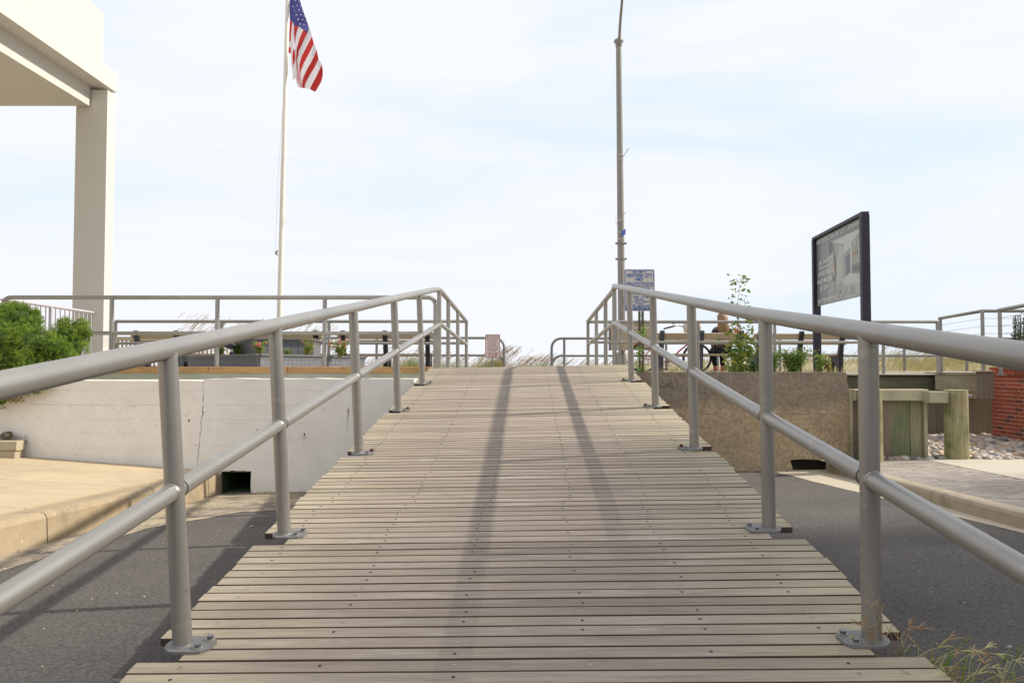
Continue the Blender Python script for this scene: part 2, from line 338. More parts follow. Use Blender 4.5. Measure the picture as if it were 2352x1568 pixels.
for i in range(5):
    for j in range(9):
        b = MB(); x0, x1, y0, y1 = xs[i + 1] + .004, xs[i] - .004, ysw[j] + .004, ysw[j + 1] - .004
        t = [(x, y, zwalkL(x, y)) for x, y in ((x0, y0), (x1, y0), (x1, y1), (x0, y1))]
        b.add(t + [(p[0], p[1], p[2] - .12) for p in t], [(0, 1, 2, 3), (4, 5, 1, 0), (5, 6, 2, 1), (6, 7, 3, 2), (7, 4, 0, 3)], 'walk'); b.build('slab', walk)
b = MB(); b.add([(x, y, zwalkL(x, y) - .02) for x, y in ((-10.7, -4.4), (-3.9, -4.4), (-3.9, 9.37), (-10.7, 9.37))], [(0, 1, 2, 3)], 'curb'); b.m = [b.mi('soil')]; b.build('joint_filler', walk)
def ztopR(Y): return zR(Y) + .135
curb = struct(obj('right_curb', None))
ends = [-9, -6, -3.2, -.4, 2.4, 4.9, 7.4, 10.57]
for a, c in zip(ends[:-1], ends[1:]):
    b = MB(); ys = lin(a + .005, c - .005, 8); prof = [(.17, 0, -.5), (.17, 1, -.001), (.05, 1, .0), (.018, 1, -.012), (.004, 1, -.04), (-.008, 0, -.3)]
    vs = [(rc(y) + x, y, (ztopR(y) + d) if k else zR(y) + d) for y in ys for (x, k, d) in prof]
    n = len(prof); fs = [[j * n + i, (j + 1) * n + i, (j + 1) * n + i + 1, j * n + i + 1] for j in range(8) for i in range(n - 1)] + [list(range(n)), list(range(9 * n - 1, 8 * n - 1, -1))]
    b.add(vs, fs, 'curb2'); b.build('curb_segment', curb)
# right pavement: pavers then concrete slabs
def zP(Y): return -1.165 - .0135 * max(0, Y - 0) - .0 if Y < 10.5 else -1.307
pav = struct(obj('paver_walk', None))
b = MB(); b.add([(4.3, -6, zP(-6) - .008), (5.78, -6, zP(-6) - .008), (5.78, 10.4, zP(10.4) - .008), (4.3, 10.4, zP(10.4) - .008)], [(0, 1, 2, 3)], 'sand'); b.build('paver_bed', pav)
cells = []
y = 10.34; row = 0
while y > 1:
    x0 = rc(y) + .175 if row % 2 == 0 else rc(y) + .175 - .1
    x = x0
    while x < 5.74:
        a, c = max(x, rc(y) + .175), min(x + .2, 5.745)
        if c - a > .05: cells.append((y, a, c))
        x += .2
    y -= .1; row += 1
bp = MB(); bp.box((-.5, -.0485, -.04), (.5, .0485, 0), 'paver'); pm = bp.mesh('paver'); far = MB(); cnt = 0
vis = [c for c in cells if c[1] / c[0] < .72]
rest = [c for c in cells if c not in vis]
vis.sort(key=lambda c: c[0])
for (y, a, c) in vis[:300]:
    o = obj('paver', pm, pav); L_ = c - a - .004
    o.matrix_local = Matrix.Translation(((a + c) / 2, y, zP(y) + random.uniform(-.002, .002))) @ Matrix.Rotation(random.uniform(-.012, .012), 4, 'Y') @ Matrix.Rotation(-.0135, 4, 'X') @ Matrix.Diagonal((L_, 1, 1, 1))
for (y, a, c) in vis[300:] + rest: far.box((a + .003, y - .047, zP(y) - .04), (c - .003, y + .047, zP(y) + random.uniform(-.002, .002)), 'paver')
stuff(far.build('distant_pavers', pav))
walk = struct(obj('right_sidewalk', None))
xs = [5.75, 7.25, 8.86]; ysw = [-4, -2.4, -.8, .8, 2.4, 4.0, 5.6, 7.2, 8.8, 10.4]
for i in range(2):
    for j in range(9):
        b = MB(); x0, x1, y0, y1 = xs[i] + .004, xs[i + 1] - .004, ysw[j] + .004, ysw[j + 1] - .004
        t = [(x, y, zP(y) + .004) for x, y in ((x0, y0), (x1, y0), (x1, y1), (x0, y1))]
        b.add(t + [(p[0], p[1], p[2] - .12) for p in t], [(0, 1, 2, 3), (4, 5, 1, 0), (5, 6, 2, 1), (6, 7, 3, 2), (7, 4, 0, 3)], 'slab'); b.build('slab', walk)
b = MB(); b.add([(5.75, -4, zP(-4) - .02), (8.86, -4, zP(-4) - .02), (8.86, 10.4, zP(10.4) - .02), (5.75, 10.4, zP(10.4) - .02)], [(0, 1, 2, 3)], 'curb'); b.build('joint_filler', walk)
# ------------------------------------------------------------------ left retaining wall
YW = 9.38
wl = thing('retaining_wall', 'white painted concrete wall with a jagged vertical crack, left of the ramp', 'wall', (-4, YW, -1.6))
crack = [(468, 873), (466, 890), (470, 900), (467, 915), (468, 925), (465, 938), (466, 950), (463, 965), (464, 985), (461, 1000), (460, 1018), (458, 1035), (457, 1050), (456, 1075), (455, 1100)]
gap = [1.2, .8, 1, 2, 1.2, 2.2, 3.4, 1, 2.2, 1.5, 1.8, 1.2, 1.5, 1.2, 1.2]
cr2 = []; g2 = []
for i in range(len(crack) - 1):
    for k in range(4):
        t_ = k / 4; cr2.append((crack[i][0] * (1 - t_) + crack[i + 1][0] * t_ + (random.uniform(-1.1, 1.1) if k else 0), crack[i][1] * (1 - t_) + crack[i + 1][1] * t_)); g2.append((gap[i] * (1 - t_) + gap[i + 1] * t_) * random.uniform(.4, 1.5))
crack = cr2; gap = g2
cp = [(atx(x, YW) , at(x, y, YW).z) for x, y in crack]
gp = [(p[0] + g / F * YW , p[1]) for p, g in zip(cp, gap)]
zt1, zt2 = -.188, -.163
b = MB(); b.prism([(-11, zt1 + .02)] + [(x, zt1 + noise.noise(Vector((x * 3, 0, 5))) * .007) for x in lin(-10.5, cp[0][0] - .02, 60)] + [(cp[0][0], zt1)] + cp[1:] + [(cp[-1][0], -1.75), (-11, -1.75)], 'y', YW, YW + .38, 'wwall'); part(b, 'wall_section', wl)
ox0, ox1, oz0, oz1 = atx(511, YW), atx(580, YW), -1.66, at(545, 1081, YW).z
b = MB(); b.prism([(gp[0][0], zt2 - .004)] + [(x, zt2 + noise.noise(Vector((x * 3, 0, 5))) * .006) for x in lin(gp[0][0] + .03, -1.24, 30)] + [(-1.24, -1.75), (ox1 + .01, -1.75), (ox1 - .005, -1.5), (ox1, oz1)] + [(x, oz1 + random.uniform(-.008, .008)) for x in lin(ox1 - .04, ox0 + .04, 6)] + [(ox0, oz1 - .005), (ox0 + .008, -1.5), (ox0, -1.75), (gp[-1][0], -1.75)] + gp[::-1][:-1], 'y', YW, YW + .38, 'wwall'); part(b, 'wall_section', wl)
b = MB(); b.box((-4.3, YW + .381, -1.6), (-3.66, YW + .46, -.2), 'under'); part(b, 'backing', wl)
b = MB()
for (z, x0, x1, r) in ((-.308, -6.3, -1.9, .003), (-.49, -6.1, -4.2, .0065), (-.49, -4.2, -2.4, .003), (-.674, -5.7, -3.0, .0035), (-.85, -5.6, -4.6, .003), (-1.03, -5.9, -4.0, .003), (-1.0, -3.8, -2.2, .0025), (-1.2, -3.9, -2.3, .003), (-.72, -3.6, -2.2, .0025)):
    xx = x0
    while xx < x1:
        l = random.uniform(.08, .5)
        if random.random() < .75:
            pts = [(q, YW - .0005, z + random.uniform(-.003, .003)) for q in lin(xx, min(xx + l, x1), max(2, int(l / .05)))]
            b.tube(pts, r, 'edge', 5)
        xx += l
stuff(part(b, 'form_ridges', wl))
b = MB()
for (x, y, r) in ((434, 965, 2.2), (699, 997, 2.0), (450, 1021, 1.1)):
    p = at(x, y, YW); b.ell((p.x, YW + .001, p.z), (r / F * YW, .004, r * 1.8 / F * YW), 'rust', 8, 5)
for k in range(90):
    x = random.triangular(-6.6, -2.2, -5.6); z = random.uniform(-1.2, -.35); r = random.uniform(.004, .012)
    b.ell((x, YW, z), (r, .004, r * random.uniform(.8, 2)), 'edge', 6, 4)
p = at(800, 938, YW); b.tube([(p.x, YW, p.z), (p.x - .004, YW, p.z - .1), (p.x - .012, YW, p.z - .3)], [.009, .004, .001], 'dead', 5)
stuff(part(b, 'paint_flecks', wl))
b = MB()
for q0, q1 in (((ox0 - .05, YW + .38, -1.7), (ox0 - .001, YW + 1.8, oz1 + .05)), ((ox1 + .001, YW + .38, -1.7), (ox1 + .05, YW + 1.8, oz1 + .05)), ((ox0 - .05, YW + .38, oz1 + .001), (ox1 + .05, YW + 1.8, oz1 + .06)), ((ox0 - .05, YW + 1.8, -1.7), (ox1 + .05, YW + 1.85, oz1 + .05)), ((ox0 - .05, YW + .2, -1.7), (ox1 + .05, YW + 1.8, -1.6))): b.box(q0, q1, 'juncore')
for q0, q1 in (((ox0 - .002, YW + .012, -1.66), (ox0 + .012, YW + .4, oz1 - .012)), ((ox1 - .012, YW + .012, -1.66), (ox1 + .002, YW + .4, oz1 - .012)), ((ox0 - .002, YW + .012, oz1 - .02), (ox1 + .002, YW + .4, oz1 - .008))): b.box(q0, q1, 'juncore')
part(b, 'drain_tunnel', wl)  # tunnel and thin lining coloured near black for the shade inside
# strip behind the wall, greenish upstand, timber edging
struct(sheet('wall_top_strip', [-11, -6, -3, -.9], [YW + .3, 11.45], lambda x, y: -.205, 'band'))
up = thing('upstand_wall', 'low greenish concrete upstand below the orange edging timber', 'wall', (-4, 11.45, -.25))
b = MB(); b.box((-11, 11.42, -.3), (-1.1, 11.7, -.109), 'band'); part(b, 'concrete_band', up)
tm = thing('edging_timber', 'long orange brown edging timber along the raised platform left of the ramp', 'timber', (-4, 11.4, -.1))
xe = [-11, -8.2, atx(480, 11.38), atx(661.7, 11.38), atx(992, 11.38)]
for a, c in zip(xe[:-1], xe[1:]):
    b = MB(); b.box((a + .004, 11.36, -.108), (c - .004, 11.62, -.013), 'timber', .006); part(b, 'beam', tm)
b = MB()
for k in range(26):
    x = random.uniform(-8, -1.3); b.tube([(x, 11.3595, -.03), (x, 11.356, -.03)], .007, 'rust', 8)
stuff(part(b, 'nail_heads', tm))
struct(sheet('raised_platform', [-12, -6, -1.15], [11.6, 15.9], lambda x, y: -.02, 'deck'))
# ------------------------------------------------------------------ right retaining wall
YR = 10.62
wr = thing('retaining_wall', 'weathered brown concrete wall with horizontal board lines, right of the ramp', 'wall', (3, YR, -1.5))
xr = atx(1943, YR); zt = at(1700, 855.5, YR).z
ex = [(xr, zt), (xr + .012, zt - .05), (xr + .004, zt - .12), (xr + .03, zt - .2), (xr + .03, -1.75)]
dx0, dx1 = atx(1812, YR), atx(1930, YR); dz = at(1860, 1055, YR).z
b = MB(); b.prism([(1.0, -1.75), (1.0, zt - .01)] + [(x, zt + noise.noise(Vector((x * 4, 2, 0))) * .006) for x in lin(1.05, xr - .03, 40)] + ex + [(dx1, -1.75), (dx1 - .02, -1.4), (dx1, dz + .01)] + [(x, dz + random.uniform(-.012, .012)) for x in lin(dx1 - .05, dx0 + .05, 8)] + [(dx0, dz - .01), (dx0 + .03, -1.45), (dx0 + .05, -1.75)], 'y', YR, YR + .36, 'bwall'); part(b, 'wall_body', wr)
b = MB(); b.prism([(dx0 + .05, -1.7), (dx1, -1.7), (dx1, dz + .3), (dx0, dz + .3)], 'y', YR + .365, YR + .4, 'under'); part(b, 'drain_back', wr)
b = MB()
for k in range(80):
    x = lin(1.1, xr - .05, 80)[k]; b.box((x, YR - .004, zt - .004), (x + .052, YR + .1, zt + .007 + noise.noise(Vector((x * 5, 1, 1))) * .005), 'curb2')
stuff(part(b, 'chipped_edge', wr))
b = MB()
for z, a, c in ((-.378, 1.9, 4.5), (-.487, 1.9, 3.0), (-.68, 2.4, 4.7), (-.885, 2.5, 4.75), (-1.09, 2.6, 4.7)):
    x = a
    while x < c:
        l = random.uniform(.1, .6)
        if random.random() < .8: b.tube([(q, YR - .0005, z + random.uniform(-.003, .003)) for q in lin(x, min(c, x + l), max(2, int(l / .06)))], .0048, 'curb2' if random.random() < .6 else 'bwall', 5)
        x += l
stuff(part(b, 'board_lines', wr))
text('lettering', 'GAS', wr, Matrix.Translation(at(1531, 885, YR - .002)) @ Matrix.Rotation(R(90), 4, 'X'), .1, 'under', 1)
# ------------------------------------------------------------------ timber bulkhead on the right
YB = 10.66
bh = thing('bulkhead', 'low greenish timber bulkhead with vertical boards and a pale cap beam', 'bulkhead', (6, YB, -1.31))
for a, c, yo, m_ in ((1945, 1952.5, -.06, 'timberh'), (1954, 1965, 0, 'timberb'), (1966, 1990, 0, 'timberg'), (1991, 2020, 0, 'timberg'), (2021, 2043.5, -.02, 'timberb'), (2044.5, 2086.5, 0, 'timberg'), (2088, 2115, 0, 'timberg'), (2115.7, 2123, -.05, 'timberh')):
    b = MB(); x0, x1 = atx(a, YB), atx(c, YB); b.box((x0, YB + yo, -1.4), (x1, YB + .06, -.505 if a != 1945 else -.34), m_); part(b, 'board', bh)
b = MB(); b.box((atx(1952.6, YB), YB - .12, at(0, 920, YB - .12).z), (atx(2131, YB - .12), YB + .1, at(0, 894, YB - .12).z), 'timberh', .008); part(b, 'cap_beam', bh)
b = MB(); b.box((atx(2133, YB - .3), YB - .3, at(0, 925, YB - .3).z), (atx(2176, YB - .3), YB - .13, at(0, 899, YB - .3).z), 'timberh', .006); part(b, 'beam_end', bh)
b = MB(); q = at(1987, 900, YB - .12); b.box((atx(1952.6, YB) + .02, YB - .125, at(0, 919, YB).z), (atx(1966, YB), YB - .1205, at(0, 896, YB).z), 'timberg'); part(b, 'splice_plate', bh)
lb = thing('log_post', 'thick round green log post standing in the river stones, with a bolt near its top', 'post', (atx(2193.5, 10.5), 10.5, -1.31), 'round timber posts')
def logpost(lb, x, y, zb, ztp, r):
    b = MB(); pts = lin(zb, ztp, 9); n = 18; vs = []
    for i, z in enumerate(pts):
        for j in range(n):
            a = 2 * math.pi * j / n; q = r * (1 + .035 * noise.noise(Vector((math.cos(a) * 2, math.sin(a) * 2, z * .8)))) * (1.0 - .03 * i / 9); vs.append((x + q * math.cos(a), y + q * math.sin(a), z))
    b.add(vs, [[i * n + j, i * n + (j + 1) % n, (i + 1) * n + (j + 1) % n, (i + 1) * n + j] for i in range(9) for j in range(n)], 'log', True)
    b.add(vs[-n:], [list(range(n))], 'timberh'); part(b, 'trunk', lb)
logpost(lb, lb.location.x, 10.5, -1.4, at(0, 895, 10.5).z, .157)
b = MB(); q = at(2206, 909, 10.45); b.tube([q, q + Vector((.16, 0, 0))], .022, 'bolt', 8); b.tube([q + Vector((.06, 0, 0)), q + Vector((.075, 0, 0))], .045, 'washer', 12); b.tube([q + Vector((.078, 0, 0)), q + Vector((.11, 0, 0))], .034, 'bolt', 6); part(b, 'bolt', lb)
lb2 = thing('log_post', 'round green log post half hidden behind the nearest right handrail post', 'post', (atx(1997, 10.2), 10.2, -1.31), 'round timber posts')
logpost(lb2, lb2.location.x, 10.2, -1.42, at(0, 895, 10.2).z, .152)
bw = thing('boardwalk_edge', 'timber edge of the boardwalk above brown boards, between the bulkhead and the brick wall', 'bulkhead', (7.5, 14, -1.3))
b = MB(); b.box((1.75, 14.2, -.45), (atx(2153, 14.2), 14.3, at(0, 864, 14.2).z), 'timberd'); part(b, 'fascia', bw)
b = MB(); b.box((atx(2153.5, 13.9), 13.9, at(0, 895.5, 13.9).z), (atx(2253, 13.9), 14.0, at(0, 859, 13.9).z), 'timberh'); o = part(b, 'fascia', bw); o['label'] = 'pale knotted fascia board'
b = MB(); b.box((1.75, 14.15, at(0, 864, 14.2).z + .001), (atx(2153, 14.2), 14.5, at(0, 860.5, 14.2).z), 'tar'); part(b, 'tar_strip', bw)
b = MB(); b.box((atx(2150, 13.9), 13.86, at(0, 858.5, 13.9).z + .002), (atx(2254, 13.9), 14.3, at(0, 855.5, 13.9).z), 'rail2'); part(b, 'coping', bw)
b = MB(); b.box((atx(1945, 14), 14.02, at(0, 915, 14).z), (8.86, 14.1, at(0, 896.5, 14).z), 'timberh'); part(b, 'waler', bw)
for i, (a, c) in enumerate(zip([1950, 1975, 2000, 2025, 2050, 2075, 2099, 2123, 2147.5, 2171, 2196, 2221, 2246, 2270], [1974.5, 1999.5, 2024.5, 2049.5, 2074.5, 2098.5, 2122.5, 2147, 2170.5, 2195.5, 2220.5, 2245.5, 2269.5, 2286])):
    b = MB(); b.box((atx(a, 14.06), 14.06 + random.uniform(0, .01), -1.5), (atx(c, 14.06), 14.12, at(0, 915.5, 14).z), 'timberb'); part(b, 'board', bw)
b = MB(); b.box((8.33, 13.12, at(0, 916, 13.1).z), (8.53, 13.3, at(0, 854, 13.1).z), 'timberb', .005); part(b, 'corner_post', bw)
b = MB(); b.box((8.29, 13.08, at(0, 853.8, 13.1).z), (8.54, 13.34, at(0, 851, 13.1).z), 'curb2'); part(b, 'post_cap', bw)
# boardwalk deck, planting strip and dune
bd = struct(obj('boardwalk', None)); b = MB()
x = -14.0
while x < 16:
    b.box((x + .004, 15.85 if x < 1.75 else 14.51, -.21), (x + .141, 24.9, -.17 + random.uniform(-.002, .002)), 'deck'); x += .145
stuff(b.build('deck_boards', bd))
struct(sheet('planting_strip', lin(1.75, xr + .5, 12), lin(YR + .35, 14.2, 8), lambda x, y: -.135 + noise.noise(Vector((x * 2, y * 2, 0))) * .02, 'soil'))
def dune(x, y):
    t = min(1, max(0, (y - 25) / 4)); base = -.55 + .42 * t
    gapc = math.exp(-((x - .2) / 1.3) ** 2)
    return base - .35 * gapc * t + (.30 if x > 8 else .30 * max(0, (x - 2) / 6)) * t + .10 * noise.noise(Vector((x * .35, y * .35, 2))) * t - max(0, y - 34) * .1
struct(sheet('dune', lin(-40, 40, 160), lin(24.6, 56, 40), dune, 'sand'))
# ------------------------------------------------------------------ river stones
sb = struct(obj('stone_bed', None))
b = MB(); b.add([(5.0, 10.2, -1.36), (8.95, 10.4, -1.36), (8.95, 14.06, -1.36), (5.0, 14.06, -1.36)], [(0, 1, 2, 3)], 'soil'); b.build('bed_soil', sb)
sm = []
for k in range(8):
    b = MB(); b.ell((0, 0, 0), (1, random.uniform(.7, .95), random.uniform(.45, .65)), ['stone', 'stone', 'stone', 'stone2', 'stone2', 'stone3', 'stone4', 'stone'][k], 10, 6, .06); sm.append(b.mesh('river_stone'))
sp = []; y = 10.42
while y < 14:
    x = 5.1
    while x < 8.9:
        fr = 10.36 if x > 5.55 else 10.36 - (5.55 - x) * .0
        px, py = x + random.uniform(-.045, .045), y + random.uniform(-.04, .04)
        if (px - lb.location.x) ** 2 + (py - 10.5) ** 2 > .04 and not (px < atx(2124, YB) + .02 and 10.5 < py < 10.85) and px > 5.22: sp.append((py, px))
        x += .088
    y += .08
sp.sort(); restb = MB()
for i, (py, px) in enumerate(sp):
    s_ = random.uniform(.036, .084); z = -1.335 + s_ * .35 + random.uniform(-.01, .02)
    mt = Matrix.Translation((px, py, z)) @ Matrix.Rotation(random.uniform(0, 6.3), 4, 'Z') @ Matrix.Rotation(random.uniform(-.35, .35), 4, 'X') @ Matrix.Diagonal((s_, s_, s_, 1))
    me = random.choice(sm)
    if i < 300: obj('river_stone', me, sb, mt)
    else: restb.add([mt @ v.co for v in me.vertices], [list(p.vertices) for p in me.polygons], me.materials[0], True)
stuff(restb.build('distant_stones', sb))
# ------------------------------------------------------------------ brick wall and added shadow tower on the right
XB = 8.88
bk = thing('brick_wall', 'red brick wall running back to the boardwalk edge at the right', 'wall', (XB, 11, -1.3))
ztb = at(0, 842.5, 13.4).z
b = MB(); b.box((XB + .004, 7.0, -1.5), (XB + .4, 13.72, ztb - .01), 'mortar'); part(b, 'mortar_core', bk)
b = MB(); b.box((0, -.0955, -.0285), (.1, .0955, .0285), 'brick'); bm1 = b.mesh('brick')
b = MB(); b.box((0, -.0955, -.0285), (.1, .0955, .0285), 'brick2'); bm2 = b.mesh('brick')
z = ztb - .0325; r_ = 0; nb = 0; restb = MB()
while z > -1.42:
    y = 13.72 - .1 - (.1 if r_ % 2 else 0)
    if r_ % 2:
        pass
    pro = -.045 if r_ < 2 else 0
    while y > 7.1:
        mt = Matrix.Translation((XB + pro + random.uniform(-.002, .002), y, z)); mt = mt @ Matrix.Rotation(random.uniform(-.01, .01), 4, 'X')
        if y > 12.0 and nb < 300: obj('brick', bm2 if random.random() < .13 else bm1, bk, rel(bk) @ mt); nb += 1
        else: restb.box((XB + pro, y - .096, z - .0305), (XB + .1, y + .096, z + .0305), 'brick')
        y -= .204
    z -= .0715; r_ += 1
stuff(part(restb, 'distant_bricks', bk))
b = MB()
zz = ztb - .0325
for r_ in range(20):
    if r_ % 2: b.box((XB - (.045 if r_ < 3 else 0), 13.625, zz - .0305), (XB + .1, 13.72, zz + .0305), 'brick')
    zz -= .0715
stuff(part(b, 'corner_halves', bk))
tb = thing('shadow_tower', 'pale stepped tower added unseen far to the right, to shade the near ramp', 'building', (65, 0, -2))  # unseen tower added, stepped so its edge throws soft shade on the ramp
zt0 = 46.3
for (y0, y1, z1) in ((-40, 11.9, 47.0), (11.9, 13.9, zt0 + .1), (13.9, 15.7, 42.6), (15.7, 17.2, 38.0)):
    b = MB(); b.box((60, y0 + .002, -2), (76, y1, z1), 'stucco'); part(b, 'wall', tb)
b = MB()
for fl_ in range(14):
    for k in range(14): b.box((59.95, -38 + k * 3.6, fl_ * 3.2), (60.02, -36 + k * 3.6, fl_ * 3.2 + 1.6), 'black')
stuff(part(b, 'windows', tb))
# ------------------------------------------------------------------ the ramp
RX0, SK, SL, RL, RH = -.115, .0217, .1315, .0172, 1.42
WLe, WRi = 1.313, 1.5385
YC = 10.72
def axis(Y): return Vector((RX0 + SK * Y, Y, -RH + SL * Y))
fv = Vector((SK, 1, SL)).normalized(); rv = Vector((1, -SK, RL)); rv = (rv - fv * rv.dot(fv)).normalized(); nv = rv.cross(fv)
def frame(Y, off=0):
    p = axis(Y); return Matrix(((rv.x, fv.x, nv.x, p.x), (rv.y, fv.y, nv.y, p.y), (rv.z, fv.z, nv.z, p.z), (0, 0, 0, 1))) @ Matrix.Translation((0, 0, off))
ramp = thing('wooden_ramp', 'sloping wooden ramp of narrow weathered grey brown planks climbing to the boardwalk', 'ramp', (0, 0, -1.42))
PY = [1.08, 2.828, 4.001, 5.76, 7.493, 9.211]
NX0, NX1 = -1.165, 1.365
def plank_mesh(x0, x1, seed):
    random.seed(seed); b = MB(); K = 22; vs = []
    hw, th, c = .0374, .032, .0025
    for i in range(K + 1):
        x = x0 + (x1 - x0) * i / K; w1 = hw + noise.noise(Vector((x * 2.2, seed, 0))) * .0015 + noise.noise(Vector((x * 13, seed, 4))) * .0006
        w0 = hw + noise.noise(Vector((x * 2.2, seed, 7))) * .0015 + noise.noise(Vector((x * 13, seed, 9))) * .0006
        z = noise.noise(Vector((x * .9, seed, 3))) * .0015
        vs += [(x, -w0, -th), (x, w1, -th), (x, w1, z - c), (x, w1 - c, z), (x, -w0 + c, z), (x, -w0, z - c)]
    n = 6; fs = [[i * n + j, (i + 1) * n + j, (i + 1) * n + (j + 1) % n, i * n + (j + 1) % n] for i in range(K) for j in range(n)]
    fs = [f[::-1] for f in fs]
    fs += [[0, 1, 2, 3, 4, 5][::-1], [K * n + j for j in range(n)]]; fs[-2], fs[-1] = fs[-2][::-1], fs[-1][::-1]
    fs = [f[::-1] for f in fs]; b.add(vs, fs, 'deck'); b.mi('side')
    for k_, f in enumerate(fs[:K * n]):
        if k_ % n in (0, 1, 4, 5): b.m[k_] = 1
    return b.mesh('plank')
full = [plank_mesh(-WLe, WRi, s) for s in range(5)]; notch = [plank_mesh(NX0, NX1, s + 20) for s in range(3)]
random.seed(11)
PITCHY = .0816
rows = [-1.14, -.63, -.145, .335, .80, 1.25]
def screw_mesh(kind):
    b = MB(); n = 12
    ring = lambda r, z: [(r * math.cos(2 * math.pi * j / n), r * math.sin(2 * math.pi * j / n), z) for j in range(n)]
    if kind:
        b.add(ring(.0062, .0005) + ring(.0026, .0005), [[j, (j + 1) % n, n + (j + 1) % n, n + j] for j in range(n)], 'screw'); b.add(ring(.0026, .0004), [list(range(n))], 'hole')
        b.add([(x, y + .0022, z + .0004) for x, y, z in ring(.0072, 0)[:n // 2 + 1]] + [(x, y, z + .0004) for x, y, z in ring(.0062, 0)[:n // 2 + 1]], [[j, j + 1, n // 2 + 2 + j, n // 2 + 1 + j] for j in range(n // 2)], 'hole')
    else: b.add(ring(.0064, .0004), [list(range(n))], 'hole')
    return b.mesh('screw')
scm = [screw_mesh(0), screw_mesh(1)]; farscrew = MB()
nPl = int((YC + 1.0) / PITCHY); first = YC - nPl * PITCHY
def isnotch(Y):
    return any(-.105 < Y - p < .058 for p in PY)
for i in range(nPl):
    Y = first + (i + .5) * PITCHY
    nt_ = isnotch(Y); me = random.choice(notch if nt_ else full)
    mt = rel(ramp) @ frame(Y, random.uniform(-.001, .0012)) @ Matrix.Translation((random.uniform(-.01, .01), 0, 0)) @ Matrix.Rotation(random.uniform(-.0006, .0006), 4, 'Z') @ Matrix.Rotation(random.uniform(-.008, .008), 4, 'X')
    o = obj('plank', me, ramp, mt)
    if Y > 2.1:
        shift = .0 if Y < 4.55 else .055
        for r in rows:
            x = r + random.uniform(-.012, .012) + shift - (Y - 2.4) * .004; y = random.uniform(-.006, .006)
            if nt_ and (x < NX0 + .02 or x > NX1 - .03): continue
            if Y < 5.9: obj('screw', scm[1 if random.random() < (.55 if Y < 3.6 else .15) else 0], o, Matrix.Translation((x, y, .001)) @ Matrix.Rotation(random.uniform(-.3, .3), 4, 'Z'))
            else:
                q = frame(Y, .0022) @ Matrix.Translation((x, y, 0)); n = 8
                farscrew.add([q @ Vector((.0072 * math.cos(2 * math.pi * j / n), .0072 * math.sin(2 * math.pi * j / n), 0)) for j in range(n)], [list(range(n))], 'hole' if random.random() < .8 else 'screw')
stuff(part(farscrew, 'far_screws', ramp))
def along(b, x0, x1, z0, z1, Y0, Y1, m, z0b=None):
    A, B = frame(Y0), frame(Y1); v = [Mx @ Vector((x, 0, z)) for Mx in (A, B) for x, z in ((x0, z0), (x1, z0), (x1, z1), (x0, z1))]
    b.add(v, [(0, 1, 2, 3)[::-1], (4, 5, 6, 7)[::-1][::-1], (0, 4, 5, 1)[::-1], (1, 5, 6, 2)[::-1], (2, 6, 7, 3)[::-1], (3, 7, 4, 0)[::-1]], m)
for r in [-1.12] + [q + .02 for q in rows[1:-1]] + [1.31]:
    b = MB(); along(b, r - .02, r + .02, -.24, -.034, -.8, 10.7, 'under'); part(b, 'joist', ramp)
b = MB()
for (X0, X1) in ((1.4, YC),):
    z_ = lambda Y: axis(Y).z
# far side of the crest: sloping landing down to the boardwalk
b = MB(); c0, c1 = axis(YC), Vector((RX0 + SK * 15.85, 15.85, -.172))
b.add([c0 + rv * -WLe + Vector((0, 0, -.001)), c0 + rv * WRi, c1 + Vector((1.5, 0, 0)), c1 + Vector((-1.3, 0, 0)), c0 + rv * -WLe + Vector((0, 0, -.3)), c0 + rv * WRi + Vector((0, 0, -.3)), c1 + Vector((1.5, 0, -.3)), c1 + Vector((-1.3, 0, -.3))], [(0, 1, 2, 3), (4, 5, 1, 0), (5, 6, 2, 1), (6, 7, 3, 2), (7, 4, 0, 3)], 'deck'); part(b, 'landing', ramp)
# ------------------------------------------------------------------ ramp handrails
LEAN = Vector((-.0323, -.0751, 1)); HH, MM = 1.13, .598
def foot(side, Y): return axis(Y) + rv * (1.3955 if side > 0 else -1.2017)
def rtop(side, Y):
    lift = max(0, 4.3 - Y) * .013 if side > 0 else max(0, 3 - Y) * .003
    return foot(side, Y) + LEAN * HH + Vector((0, 0, lift))
def rmid(side, Y): return foot(side, Y) + LEAN * MM + Vector((0, 0, (max(0, 4.3 - Y) * .008) if side > 0 else 0))
RR = .0365
def plate(side):
    b = MB(); n = 10; pts = [(-math.cos(t) * .062 - .0, math.sin(t) * .062) for t in [math.pi / 2 - math.pi * j / n for j in range(n + 1)]]
    pts = [(-.062 * math.cos(t), .062 * math.sin(t)) for t in [-math.pi / 2 + math.pi * j / n for j in range(n + 1)]]
    pts = pts + [(.075, .060), (.112, .048), (.123, .02), (.115, -.035), (.092, -.058)]
    pts = [(x * (1 if side < 0 else -1), y) for x, y in pts]
    b.prism(pts, 'z', .001, .012, 'rail2')
    return b.mesh('base_plate')
def hexbolt():
    b = MB(); b.tube([(0, 0, .012), (0, 0, .0155)], .0165, 'washer', 16); b.tube([(0, 0, .0155), (0, 0, .028)], .012, 'bolt', 6); return b.mesh('bolt')
def rustbolt():
    b = MB(); b.tube([(0, 0, .012), (0, 0, .0155)], .019, 'rust', 12); b.tube([(0, 0, .0155), (0, 0, .031)], .0135, 'rust', 6); return b.mesh('bolt')
hb, rb = hexbolt(), rustbolt()
CY = [10.95, 12.2, 13.85, 15.8]
